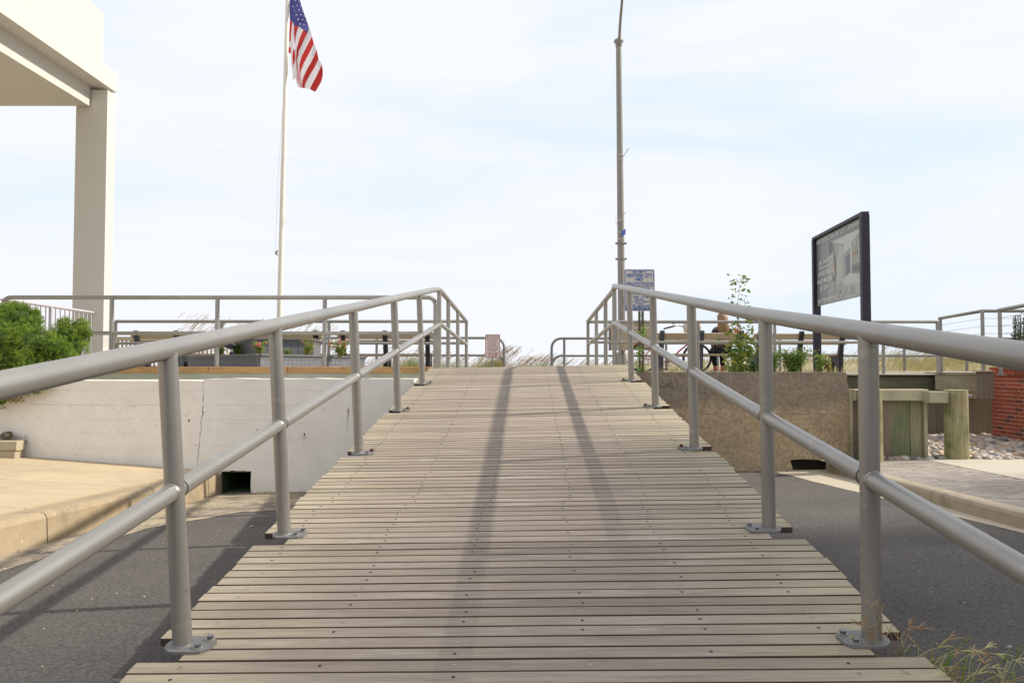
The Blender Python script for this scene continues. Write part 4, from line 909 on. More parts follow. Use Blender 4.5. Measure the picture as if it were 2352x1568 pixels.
# ------------------------------------------------------------------ town sign
YS = 11.0
ts = thing('town_sign', 'white and blue beach rules sign on a perforated post behind the right handrail', 'sign', at(1468, 857, YS))
b = MB(); q0, q1 = at(1462.5, 0, YS), at(1475, 0, YS); zt_ = at(0, 640, YS).z; zb_ = -.2
xm = (q0.x + q1.x) / 2
b.box((q0.x, YS + .01, zb_), (xm - .011, YS + .035, zt_), 'timberd'); b.box((xm + .011, YS + .01, zb_), (q1.x, YS + .035, zt_), 'timberd')
z = zb_
while z < zt_ - .03:
    b.box((xm - .011, YS + .01, z), (xm + .011, YS + .035, z + .014), 'timberd'); z += .030
stuff(part(b, 'perforated_post', ts))
def rrect(w_, h_, r, n=5):
    pts = []
    for cx, cy, a0_ in ((w_ / 2 - r, h_ / 2 - r, 0), (-w_ / 2 + r, h_ / 2 - r, 90), (-w_ / 2 + r, -h_ / 2 + r, 180), (w_ / 2 - r, -h_ / 2 + r, 270)):
        pts += [(cx + r * math.cos(R(a0_ + 90 * i / n)), cy + r * math.sin(R(a0_ + 90 * i / n))) for i in range(n + 1)]
    return pts
def signface(root, c, w_, h_, r, bw_, face, line, rotz=0):
    mt = Matrix.Translation(c) @ Matrix.Rotation(rotz, 4, 'Z') @ Matrix.Rotation(R(90), 4, 'X')      # local x right, y up, z towards viewer
    b = MB(); b.prism(rrect(w_, h_, r), 'z', -.003, 0, face); b.v = [tuple(mt @ Vector(v)) for v in b.v]; part(b, 'panel', root)
    o_, i_ = rrect(w_ - .02 * w_ / .46, h_ - .02 * w_ / .46, r * .85), rrect(w_ - .02 * w_ / .46 - 2 * bw_, h_ - .02 * w_ / .46 - 2 * bw_, r * .7); n = len(o_)
    b = MB(); b.add([mt @ Vector((x, y, .0012)) for x, y in o_ + i_], [[j, (j + 1) % n, n + (j + 1) % n, n + j] for j in range(n)], line); part(b, 'border', root)
    return mt
sc_ = at(1468.5, 666.3, YS); sw, sh = 71 / F * YS, 96.7 / F * YS
mt = signface(ts, sc_, sw, sh, .03, .010, 'signw', 'signb')
def sy(py): return (96.7 / 2 - (py - 618)) / F * YS
# rows measured on the photograph's sign
rowsT = [('WELCOME TO', 624.4, 4.4, .62, .0012, 34), ('VENTNOR CITY', 632.6, 7.8, .62, .0022, 62), ('NO', 642, 7.0, 1.25, .0030, 17), ('ANIMALS, INTOXICATING LIQUORS,', 650.5, 4.6, .62, .001, 79), ('PICNICKING, BALL PLAYING OR', 656.5, 4.6, .62, .001, 69), ('GLASS CONTAINERS', 662.6, 4.6, .62, .001, 50), ('ON BEACH', 669, 4.6, .7, .001, 28), ('BATHING HOURS', 675, 4.6, .7, .001, 40), ('10 A.M. - 6 P.M.', 682.3, 5.2, .8, .0016, 46), ('MAYOR', 688.5, 3.8, 1.15, .0012, 21), ('BETH HOLTZMAN', 693.3, 4.4, .9, .0003, 48), ('COMMISSIONERS', 697.3, 2.2, 1, .0003, 21), ('TIM KRIEBEL - LANCE LANDGRAF', 701.6, 3.8, .8, .0003, 76), ('BEACH BADGES REQUIRED', 707.2, 6.4, .62, .002, 78), ('NO DOGS OR BIKES ON BOARDWALK ANYTIME', 712.0 - .6, 3.2, .6, .0008, 80)]
WIDTHS = []
for s_, py, hgt, sx, bo, wd in rowsT:
    o = text('lettering', s_, ts, mt @ Matrix.Translation((0, sy(py), .0016)), hgt / F * YS * 1.36, 'signb', sx, bo); WIDTHS.append((o, min(wd, 64) / F * YS * .98))
b = MB(); b.v = []; 
for (x0_, x1_, py) in ((-31, 31, 637.6),): b.add([mt @ Vector((x / F * YS, sy(py) + dy, .0016)) for x, dy in ((x0_, 0), (x1_, 0), (x1_, .0025), (x0_, .0025))], [(0, 1, 2, 3)], 'signb')
part(b, 'underline', ts)
for py in (630, 703.5):
    b = MB(); q = mt @ Vector((0, sy(py), 0)); b.tube([q, q - Vector((0, .008, 0))], .009, 'blackink', 8); part(b, 'bolt', ts)
# red beach sign
rs = thing('rules_sign', 'small red bordered sign with red lettering on a thin post at the beach gap', 'sign', (atx(1131, 24.2), 24.2, -.17))
b = MB(); b.tube([(atx(1131, 24.2), 24.22, -.17), (atx(1131, 24.2), 24.22, at(0, 780, 24.2).z)], .028, 'rail2', 10); part(b, 'post', rs)
c_ = at(1131.5, 795, 24.18); mt2 = signface(rs, c_, 35.5 / F * 24.2, 44 * 1.28 / F * 24.2 * .97, .04, .018, 'signp', 'signr') if False else signface(rs, c_, 34.5 / F * 24.2, 55 / F * 24.2, .04, .018, 'signp', 'signr')
for s_, fy, hg, wd in (('BICYCLE RULES', .38, .085, .40), ('KEEP TO THE LINE OF', .28, .042, .38), ('BICYCLE TRAVEL', .20, .042, .26), ('NO TYING BIKES TO', .12, .042, .36), ('RAIL OR BENCH', .04, .042, .25), ('SKATING AND SKATEB', -.04, .042, .36), ('BOARDS ARE TIMED', -.13, .042, .33), ('ON THE WALK', -.20, .042, .25), ('CLOSED OR ALARMED', -.29, .042, .36), ('AT ANY TIME', -.36, .06, .30), ('BY ORDER', -.43, .04, .30)):
    o = text('lettering', s_, rs, mt2 @ Matrix.Translation((0, fy * 55 / F * 24.2, .003)), hg * 1.2, 'signr', 1, .001); WIDTHS.append((o, wd))
# ------------------------------------------------------------------ advertising sign
ad = thing('property_sign', 'black framed property advertisement with a kitchen picture, standing behind the brown wall', 'sign', (5.5, 12.4, -.15))
P1, P2 = Vector((atx(1990, 11.3), 11.3, 0)), Vector((atx(1877, 13.55), 13.55, 0))
zt_ = at(0, 487, 11.3).z; zpb = at(0, 677.5, 11.3).z
dvec = (P1 - P2).normalized(); W_ = (P1 - P2).length; nn = Vector((dvec.y, -dvec.x, 0)); nn = nn if nn.x < 0 else -nn
def bx(b, u0, u1, n0, n1, z0, z1, m):
    vs = [P2 + dvec * u + nn * k + Vector((0, 0, z)) for z in (z0, z1) for u, k in ((u0, n0), (u1, n0), (u1, n1), (u0, n1))]
    b.add(vs, [(0, 1, 2, 3), (7, 6, 5, 4), (0, 4, 5, 1), (1, 5, 6, 2), (2, 6, 7, 3), (3, 7, 4, 0)], m)
for u in (-.045, W_ - .045):
    b = MB(); bx(b, u, u + .09, -.062, .062, -.3, zt_ - .05, 'black'); part(b, 'post', ad)
b = MB(); bx(b, -.045, W_ + .045, -.055, .055, zt_ - .048, zt_, 'black'); part(b, 'top_bar', ad)
b = MB(); bx(b, .047, W_ - .047, -.006, 0, zpb, zt_ - .05, 'p1'); part(b, 'panel', ad)
pw, ph = W_ - .094, zt_ - .05 - zpb; nrm = nn
adm = Matrix(((dvec.x, 0, nrm.x, P2.x + dvec.x * .047), (dvec.y, 0, nrm.y, P2.y + dvec.y * .047), (0, 1, 0, zpb), (0, 0, 0, 1)))
pic = MB(); lay = [0]
def poly(pts, m): lay[0] += 1; pic.add([adm @ Vector((u * pw, v * ph, .0008 + lay[0] * .00025)) for u, v in pts], [tuple(range(len(pts)))], m)
poly([(.0, .0), (.30, .0), (.30, .9), (.0, .9)], 'p1'); poly([(.26, .02), (1, .02), (1, .86), (.26, .86)], 'p2')
poly([(.36, .86), (1, .86), (.72, .70), (.56, .78)], 'p6'); poly([(.28, .86), (.38, .86), (.46, .56), (.46, .35), (.36, .42), (.30, .50)], 'p4')
poly([(.30, .40), (.40, .44), (.40, .72), (.30, .66)], 'p3'); poly([(.34, .46), (.39, .48), (.385, .62), (.345, .60)], 'p7')
poly([(.46, .20), (.60, .28), (.60, .72), (.54, .78), (.46, .50)], 'p3'); poly([(.60, .28), (.74, .32), (.74, .74), (.60, .70)], 'p2')
poly([(.66, .32), (.75, .33), (.75, .60), (.66, .58)], 'p9'); poly([(.75, .33), (.79, .34), (.79, .70), (.75, .70)], 'p6')
poly([(.60, .62), (.78, .68), (.78, .78), (.62, .72)], 'p6'); poly([(.78, .33), (.93, .32), (.93, .43), (.78, .43)], 'p5'); poly([(.79, .36), (.92, .35), (.92, .38), (.79, .385)], 'p4')
poly([(.80, .44), (.95, .44), (.95, .70), (.80, .70)], 'p2'); poly([(.92, .42), (1, .42), (1, .78), (.92, .75)], 'p6')
poly([(.58, .27), (.74, .34), (1, .26), (1, .17), (.62, .22)], 'p6'); poly([(.56, .02), (.62, .22), (1, .17), (1, .02)], 'p3'); poly([(.58, .04), (.64, .19), (.70, .18), (.68, .04)], 'p2'); poly([(.72, .05), (.74, .17), (.84, .16), (.84, .05)], 'p2')
poly([(.38, .20), (.41, .22), (.44, .44), (.40, .46)], 'p3'); poly([(.37, .10), (.39, .10), (.42, .32), (.40, .33)], 'p3'); poly([(.40, .46), (.44, .47), (.44, .53), (.40, .52)], 'p8'); poly([(.36, .30), (.43, .30), (.41, .40), (.38, .38)], 'p5')
poly([(.47, .03), (.52, .03), (.54, .15), (.50, .13)], 'p11'); poly([(.93, .16), (1, .16), (1, .25), (.95, .24)], 'p11')
for k in range(3): poly([(.80 + .035 * k, .555), (.82 + .035 * k, .555), (.82 + .035 * k, .60), (.80 + .035 * k, .60)], 'p8')
for k in range(3): poly([(.82 + .025 * k, .655), (.825 + .025 * k, .655), (.825 + .025 * k, .74), (.82 + .025 * k, .74)], 'p10')
poly([(.0, .0), (1, .0), (1, .02), (0, .02)], 'p2'); part(pic, 'printed_picture', ad)
for s_, u, v, h_, wd, al in (('NEW CONSTRUCTION | ONLY 6 LEFT! | FROM $699,000', .50, .935, .075, .95, 0), ('KW', .105, .60, .10, .07, 0), ('KELLER WILLIAMS', .26, .625, .032, .17, 0), ('REALTY ATLANTIC SHORE', .24, .60, .022, .15, 0), ('ATLANTIC COUNTY', .20, .54, .035, .28, 0), ('(609) 823-3500', .19, .455, .075, .27, 0), ('FARLEY MARCHESE', .205, .345, .075, .36, 0), ('JEFF SILVA', .19, .245, .075, .20, 0), ('WWW.THEWAVESVENTNOR.COM', .30, .055, .08, .55, 0)):
    o = text('lettering', s_, ad, adm @ Matrix.Translation((u * pw, v * ph, .0115)), h_ * ph * 1.25, 'p10', 1, .0005); WIDTHS.append((o, wd * pw))
# ------------------------------------------------------------------ benches
def bench_parts(root, L_, iron, nleg=3, off=.13):
    """local: x along, +y towards the sea; back towards the viewer"""
    foot_ = [(-.02, 0), (.10, 0), (.13, .16), (.20, .27), (.30, .27), (.38, .14), (.40, 0), (.50, 0), (.47, .20), (.50, .395), (.06, .38), (.02, .55), (-.04, .72), (-.11, .93), (-.165, .945), (-.18, .91), (-.11, .70), (-.06, .50), (-.03, .30), (-.015, .12)]
    for k in range(nleg):
        x = -L_ / 2 + off + (L_ - 2 * off) * k / (nleg - 1); b = MB(); b.prism(foot_, 'x', x - .048, x + .048, iron); b.build('leg', root)
    for (z0, z1, y0) in ((.64, .745, -.045), (.765, .895, -.10)):
        b = MB(); vs = []
        for x in (-L_ / 2, L_ / 2):
            vs += [(x, y0 + .012, z0), (x, y0 + .052, z0 + .012), (x, y0 + .012, z1), (x, y0 - .028, z1 - .012)]
        b.add(vs, [(3, 2, 1, 0), (4, 5, 6, 7), (0, 1, 5, 4), (1, 2, 6, 5), (2, 3, 7, 6), (3, 0, 4, 7)], 'slat'); b.build('back_slat', root)
    for y0 in (.06, .175, .29, .405):
        b = MB(); b.box((-L_ / 2, y0, .397), (L_ / 2, y0 + .105, .44), 'slat'); b.build('seat_slat', root)
def bench(label, x0, x1, Y, z=-.17, rz=0, iron='irong'):
    a, c = atx(x0, Y), atx(x1, Y); t = thing('bench', label, 'bench', ((a + c) / 2, Y + .1, z), 'boardwalk benches'); t.rotation_euler.z = rz; bench_parts(t, c - a, iron); return t
YBn = 16.25
bench('slatted bench seen from behind at the left end, its dark legs rising above the back', 300, 511, YBn)
bench('slatted bench half hidden behind the two grey planter tiers', 530, 739, YBn, iron='iron')
bench('slatted bench seen through the left handrail posts, beside the ramp crest', 774, 995, YBn, iron='iron')
bench('slatted bench on which a person with long hair sits', 1507, 1716, YBn)
bench('slatted bench behind the leafy weeds, its end under the property sign', 1731, 1949, YBn + .3, rz=R(1.5), iron='iron')
# far wooden railing behind left benches
wf = thing('wooden_railing', 'tan wooden railing with close balusters beyond the left benches', 'railing', (-9, 21, -.17))
b = MB(); x0_, x1_ = atx(266, 21), atx(520, 21); b.box((x0_, 20.95, at(0, 782, 21).z), (x1_, 21.1, at(0, 775, 21).z), 'slat'); part(b, 'cap', wf)
b = MB(); b.box((x0_, 21.0, -.1), (x1_, 21.05, 0), 'slat'); part(b, 'bottom_rail', wf)
x = x0_ + .03
while x < x1_: 
    b = MB(); b.box((x, 21.0, -.17), (x + .045, 21.045, at(0, 782, 21).z), 'slat'); part(b, 'baluster', wf); x += .115
# ------------------------------------------------------------------ bicycle
YK = 16.98
bi = thing('bicycle', 'red cruiser bicycle with a white canvas bag, parked behind the bench', 'bicycle', (atx(1538, YK), YK, -.17))
def K(px, py, dy=0): p = at(px, py, YK); return Vector((p.x, YK + dy, p.z))
rw, fw = K(1477, 822), K(1601, 822); RW = (K(0, 822).z + .17) - .012
for c_ in (rw, fw):
    ring = lambda r, n=36: [c_ + Vector((r * math.cos(2 * math.pi * j / n), 0, r * math.sin(2 * math.pi * j / n))) for j in range(n + 1)]
    b = MB(); b.tube(ring(RW - .02), .024, 'rubber', 8, False); wh = part(b, 'wheel', bi)
    b = MB(); b.tube(ring(RW - .045), .01, 'chrome', 6, False); b.build('rim', wh)
    b = MB()
    for j in range(16):
        a = 2 * math.pi * j / 16; b.tube([c_, c_ + Vector(((RW - .05) * math.cos(a + .2), 0, (RW - .05) * math.sin(a + .2)))], .0018, 'chrome', 3)
    b.build('spokes', wh); b = MB(); b.tube([c_ - Vector((0, .05, 0)), c_ + Vector((0, .05, 0))], .022, 'chrome', 10); b.build('hub', wh)
bb = K(1535, 832); seat = K(1510, 783); head = K(1581, 765); hl = K(1586, 785)
b = MB(); b.tube([bb, seat], .017, 'redpaint', 8); b.tube([seat + Vector((0, 0, -.03)), K(1545, 790), head], .016, 'redpaint', 8); b.tube([bb, K(1560, 806), hl], .018, 'redpaint', 8); b.tube([head, hl], .021, 'redpaint', 8)
for s_ in (-.05, .05): b.tube([rw + Vector((0, s_, 0)), bb], .011, 'redpaint', 6); b.tube([rw + Vector((0, s_, 0)), seat], .009, 'redpaint', 6)
part(b, 'frame', bi)
b = MB()
for s_ in (-.05, .05): b.tube([hl, hl + Vector((.03, s_, -.08)), fw + Vector((0, s_, 0))], .012, 'redpaint', 6)
part(b, 'fork', bi)
b = MB(); b.tube([K(1580, 760), K(1575, 752, -.02), K(1560, 747, -.12), K(1543, 749, -.26)], .011, 'chrome', 8); b.tube([K(1580, 760), K(1575, 752, .02), K(1560, 747, .12), K(1543, 749, .26)], .011, 'chrome', 8); hbr = part(b, 'handlebar', bi)
for s_ in (-1, 1): b = MB(); b.tube([K(1544, 749.5, .25 * s_), K(1530, 754, .29 * s_)], .018, 'rubber', 8); b.build('grip', hbr)
b = MB(); b.ell(K(1541, 744, -.26), (.03, .03, .025), 'cloth', 8, 6); b.build('bell', hbr)
b = MB(); q = K(1590, 751); n = 12
vs = [];
for i, (dz_, sc) in enumerate(((-.14, .75), (-.10, .95), (0, 1.05), (.07, 1.0), (.10, .8), (.105, .3))):
    for j in range(n): a = 2 * math.pi * j / n; vs.append(q + Vector((math.copysign(abs(math.cos(a)) ** .6, math.cos(a)) * .20 * sc, math.copysign(abs(math.sin(a)) ** .6, math.sin(a)) * .13 * sc, dz_ + random.uniform(-.008, .008))))
b.add(vs, [[i * n + j, i * n + (j + 1) % n, (i + 1) * n + (j + 1) % n, (i + 1) * n + j] for i in range(5) for j in range(n)], 'cloth', True); b.add(vs[-n:], [list(range(n))], 'cloth'); b.add(vs[:n], [list(range(n))[::-1]], 'cloth'); part(b, 'bag', bi)
b = MB(); b.ell(K(1508, 776), (.13, .09, .035), 'rubber', 12, 6); b.tube([seat, K(1508, 778)], .013, 'chrome', 6); part(b, 'saddle', bi)
b = MB(); b.tube([bb + Vector((.092 * math.cos(2 * math.pi * j / 20), -.06, .092 * math.sin(2 * math.pi * j / 20))) for j in range(21)], .006, 'chrome', 5, False)
for j in range(5): a = 2 * math.pi * j / 5; b.tube([bb + Vector((0, -.06, 0)), bb + Vector((.09 * math.cos(a), -.06, .09 * math.sin(a)))], .006, 'chrome', 4)
cw = part(b, 'chainring', bi); b = MB(); b.tube([bb + Vector((0, -.08, 0)), K(1530, 846, -.09)], .009, 'chrome', 6); b.tube([bb + Vector((0, .08, 0)), K(1540, 818, .09)], .009, 'chrome', 6); cr_ = part(b, 'crank', bi)
b = MB(); q = K(1527, 847, -.13); b.box((q.x - .05, q.y - .04, q.z - .012), (q.x + .05, q.y + .04, q.z + .012), 'rubber'); b.build('pedal', cr_)
b = MB(); b.tube([rw + Vector((0, -.06, .03)), bb + Vector((0, -.06, .09))], .005, 'iron', 4); b.tube([rw + Vector((0, -.06, -.03)), bb + Vector((0, -.06, -.09))], .005, 'iron', 4); part(b, 'chain', bi)
b = MB(); b.tube([rw + Vector((RW * 1.04 * math.cos(a), 0, RW * 1.04 * math.sin(a))) for a in [R(d) for d in range(-10, 150, 12)]], .02, 'redpaint', 6); part(b, 'mudguard', bi)
# ------------------------------------------------------------------ person on the bench
px_ = atx(1660, 16.55)
pe = thing('person', 'seated person with long fair hair and a dark patterned top, seen from behind', 'person', (px_, 16.6, .27))
def skin(name, verts, edges, radii, m, root, rootv=0, sub=2):
    me = bpy.data.meshes.new(name); me.from_pydata([tuple(v) for v in verts], edges, []); o = obj(name, me); me.materials.append(M[m])
    md = o.modifiers.new('s', 'SKIN'); md.use_smooth_shade = True
    for v, r in zip(me.skin_vertices[0].data, radii): v.radius = r if isinstance(r, tuple) else (r, r); v.use_root = False
    me.skin_vertices[0].data[rootv].use_root = True
    m2 = o.modifiers.new('u', 'SUBSURF'); m2.levels = sub; m2.render_levels = sub
    TEXTS.append((o, root)); return o
Z0 = .27   # seat height
def Pp(x, y, z): return Vector((px_ + x, 16.6 + y, Z0 + z))
vb = [Pp(0, 0, .10), Pp(0, -.03, .28), Pp(0, -.03, .46), Pp(0, 0, .58), Pp(.01, .02, .66), Pp(.01, .05, .76), Pp(.01, .03, .86),
      Pp(-.09, .06, .09), Pp(-.10, .42, .10), Pp(-.06, .32, -.34), Pp(-.05, .44, -.40),
      Pp(.09, .06, .09), Pp(.12, .42, .10), Pp(.14, .46, -.34), Pp(.14, .60, -.40),
      Pp(-.17, -.02, .54), Pp(-.23, .04, .28), Pp(-.15, .24, .16), Pp(-.10, .32, .15),
      Pp(.17, -.02, .54), Pp(.25, .06, .30), Pp(.20, .26, .18), Pp(.14, .34, .16)]
eb = [(0, 1), (1, 2), (2, 3), (3, 4), (4, 5), (5, 6), (0, 7), (7, 8), (8, 9), (9, 10), (0, 11), (11, 12), (12, 13), (13, 14), (3, 15), (15, 16), (16, 17), (17, 18), (3, 19), (19, 20), (20, 21), (21, 22)]
rb_ = [(.14, .12), (.12, .09), (.14, .10), (.08, .06), .05, .085, .07, .085, .065, .048, .035, .085, .065, .048, .035, .05, .038, .03, .03, .05, .038, .03, .03]
skin('body', vb, eb, rb_, 'skin', pe)
vt = [Pp(0, 0, .11), Pp(0, -.03, .28), Pp(0, -.03, .46), Pp(0, 0, .57), Pp(-.17, -.02, .54), Pp(-.22, .03, .34), Pp(.17, -.02, .54), Pp(.24, .04, .36)]
skin('shirt', vt, [(0, 1), (1, 2), (2, 3), (3, 4), (4, 5), (3, 6), (6, 7)], [(.155, .135), (.135, .105), (.155, .115), (.09, .075), .062, .055, .062, .055], 'print', pe)
vp = [Pp(0, 0, .09), Pp(-.09, .06, .09), Pp(-.10, .42, .10), Pp(-.06, .32, -.30), Pp(.09, .06, .09), Pp(.12, .42, .10), Pp(.14, .46, -.30)]
skin('trousers', vp, [(0, 1), (1, 2), (2, 3), (0, 4), (4, 5), (5, 6)], [(.155, .13), .10, .08, .06, .10, .08, .06], 'dark', pe)
b = MB(); hc = Pp(.01, .02, .80)
vs = []; n = 16
for i, (z, rx, ry, yo) in enumerate(((.93, .02, .02, .02), (.915, .06, .06, .02), (.87, .10, .105, .01), (.80, .115, .11, -.01), (.72, .115, .09, -.045), (.64, .12, .07, -.07), (.56, .125, .055, -.085), (.47, .11, .045, -.09), (.42, .07, .03, -.09))):
    for j in range(n): a = 2 * math.pi * j / n; q_ = 1 + .09 * math.sin(a * 7 + z * 20); vs.append(Pp(.01 + rx * q_ * math.cos(a), yo + ry * q_ * math.sin(a), z))
b.add(vs, [[i * n + j, (i + 1) * n + j, (i + 1) * n + (j + 1) % n, i * n + (j + 1) % n] for i in range(8) for j in range(n)], 'hair', True); part(b, 'hair', pe)
for dx in ((-.05, .32), (.14, .46)):
    b = MB(); b.tube([Pp(dx[0], dx[1], -.30), Pp(dx[0], dx[1], -.38)], .05, 'sock', 10); part(b, 'sock', pe)
    b = MB(); b.ell(Pp(dx[0], dx[1] + .07, -.405), (.048, .13, .04), 'white2', 12, 8); part(b, 'shoe', pe)
b = MB(); b.ell(Pp(.37, .05, .42), (.11, .09, .14), 'coral', 12, 8, .08); b.tube([Pp(.30, .05, .5), Pp(.33, .05, .62), Pp(.40, .05, .62), Pp(.44, .05, .5)], .012, 'coral', 6); bg_ = b.build('coral_bag'); tag(bg_, 'coral coloured bag on the bench beside the seated person', 'bag')
# ------------------------------------------------------------------ vegetation on the right strip
random.seed(33)
tw = thing('tall_weed', 'tall leafy weed with a bare upper stem rising above the brown wall', 'plant', at(1692, 857, 11.15))
YT = 11.15
b = MB(); stemp = [at(1692, 858, YT), at(1690, 800, YT), at(1696, 740, YT), at(1694, 700, YT), at(1699, 660, YT), at(1701, 640, YT)]; b.tube(stemp, [.009, .008, .006, .004, .003, .002], 'stem', 6)
b.tube([at(1694, 858, YT), at(1710, 800, YT + .1), at(1722, 745, YT + .05)], [.007, .005, .002], 'stem', 5); b.tube([at(1690, 858, YT), at(1676, 800, YT), at(1672, 755, YT)], [.007, .005, .002], 'stem', 5); part(b, 'stem', tw)
lv = MB()
def lf(px, py, n, l, mats, spx=8, spy=6, down=.1):
    for k in range(n):
        p = at(px + random.gauss(0, spx), py + random.gauss(0, spy), YT + random.gauss(0, .05)); ll = l * random.uniform(.6, 1.3)
        lv.leaf(p, (random.gauss(0, 1), random.gauss(0, .7), random.gauss(-down, .5)), (random.gauss(0, .5), random.gauss(-.8, .4), .6), ll, ll * .58, random.choice(mats))
lf(1701, 645, 26, .075, ['leafg'], 10, 8); lf(1690, 650, 8, .05, ['leafg', 'leafd'], 10, 6); lf(1692, 668, 8, .05, ['leafg'], 9, 5)
for (x, y, n) in ((1683, 683, 5), (1709, 678, 4), (1706, 690, 5), (1716, 692, 5), (1680, 697, 5), (1698, 700, 4), (1722, 705, 4), (1672, 697, 3), (1709, 708, 4), (1680, 705, 4), (1699, 733, 4), (1716, 735, 5), (1692, 741, 4), (1720, 742, 3), (1705, 748, 4)): lf(x, y, n, .055, ['leafg', 'leafd', 'leafy'], 4, 3)
for (x, y, n) in ((1680, 752, 16), (1720, 760, 14), (1700, 770, 20), (1715, 785, 35), (1690, 790, 40), (1722, 805, 35), (1685, 815, 45), (1712, 820, 50), (1690, 838, 60), (1712, 842, 60), (1700, 852, 60), (1730, 808, 12), (1670, 818, 14), (1700, 800, 40), (1725, 780, 10), (1672, 790, 14)): lf(x, y, n, .075, ['leafy', 'leafy', 'leafg'], 9, 8, .4)
part(lv, 'leaves', tw)
vn = thing('vine', 'climbing vine twisting up the perforated sign post', 'plant', at(1470, 857, 10.98))
b = MB(); pts = [at(1468 + 7 * math.sin(k * .9), 857 - k * 9, 10.97) for k in range(16)]; b.tube(pts, .003, 'stem', 5); part(b, 'stem', vn)
lv = MB(); YT = 10.97
lf(1478, 765, 46, .05, ['leafg', 'leafg', 'leafy'], 4, 9); lf(1482, 745, 12, .035, ['leafg', 'leafd'], 2, 10); lf(1482, 770, 14, .04, ['leafg'], 5, 5); lf(1466, 800, 34, .04, ['leafy', 'leafg'], 5, 8); lf(1468, 820, 26, .04, ['leafg', 'leafd'], 5, 9); lf(1468, 850, 60, .045, ['leafy', 'leafg', 'leafd'], 7, 7); lf(1447, 815, 14, .04, ['leafg'], 2, 14); lf(1482, 854, 26, .04, ['leafg', 'leafy'], 8, 4); part(lv, 'leaves', vn)
shrub('weed_clump', 'wide feathery green weed clump on the brown wall by the second post', 1738, 1795, 798, 857, 11.2, 1900, ['leafg', 'leafg', 'leafy'], None, 'plant', 'weeds along the brown wall', .035, stems=16)
shrub('weed_clump', 'rounded light green weed clump right of the feathery one', 1790, 1852, 802, 857, 11.25, 2200, ['leafg', 'leafy', 'leafg'], None, 'plant', 'weeds along the brown wall', .038, stems=18)
shrub('weed_clump', 'small spindly green weed at the foot of the property sign', 1868, 1900, 797, 857, 11.0, 150, ['leafg', 'leafy'], None, 'plant', 'weeds along the brown wall', .05, stems=5)
shrub('weed_clump', 'small yellowing weed leaning right of the property sign foot', 1888, 1916, 815, 857, 11.0, 120, ['leafy', 'leafr', 'leafy'], None, 'plant', 'weeds along the brown wall', .055, stems=4)
shrub('weed_clump', 'low dull weed tuft between the tall weed and the feathery clump', 1722, 1740, 830, 857, 11.1, 260, ['leafg', 'leafd'], None, 'plant', 'weeds along the brown wall', .03, stems=8)
lv = MB(); YT = 11.0
b = MB()
for k in range(900):
    p = at(random.uniform(1478, 1942), 857.5, random.uniform(11.0, 11.9)); p.z = -.13
    b.blade(p, (random.gauss(.02, .03), 0, 0), random.uniform(.05, .13), .006, random.choice(['grassy', 'grassy', 'grassg', 'leafr']), 3)
stuff(b.build('strip_grass'))
# dark shrub at the right edge
ds = thing('potted_evergreen', 'dark twiggy evergreen standing on the brick wall at the right edge', 'plant', (8.5, 12.15, .0), None)
b = MB(); lv = MB()
for k in range(30):
    x = 2326 + random.random() * 55; yb_, yt_ = 842, random.uniform(718, 745); Y_ = 12.95 + random.uniform(-.15, .15)
    pts = [at(x + (2350 - x) * .3, yb_, Y_), at(x, 780, Y_), at(x + random.gauss(0, 2), yt_, Y_)]; b.tube(pts, [.006, .005, .002], 'leafd', 4)
    for q in range(60):
        u = random.uniform(.15, 1); p = pts[0].lerp(pts[1], u * 2) if u < .5 else pts[1].lerp(pts[2], u * 2 - 1)
        lv.leaf(p, (random.gauss(0, .7), random.gauss(0, .7), random.gauss(.7, .4)), (0, -1, 0), random.uniform(.02, .045), .014, 'leafd')
for k in range(900):
    p = at(random.uniform(2322, 2380), random.uniform(768, 842), 12.95 + random.uniform(-.15, .15)); lv.leaf(p, (random.gauss(0, 1), random.gauss(0, .7), random.gauss(.3, .6)), (0, -1, 0), random.uniform(.03, .05), .018, 'leafd')
part(b, 'stems', ds); part(lv, 'foliage', ds)
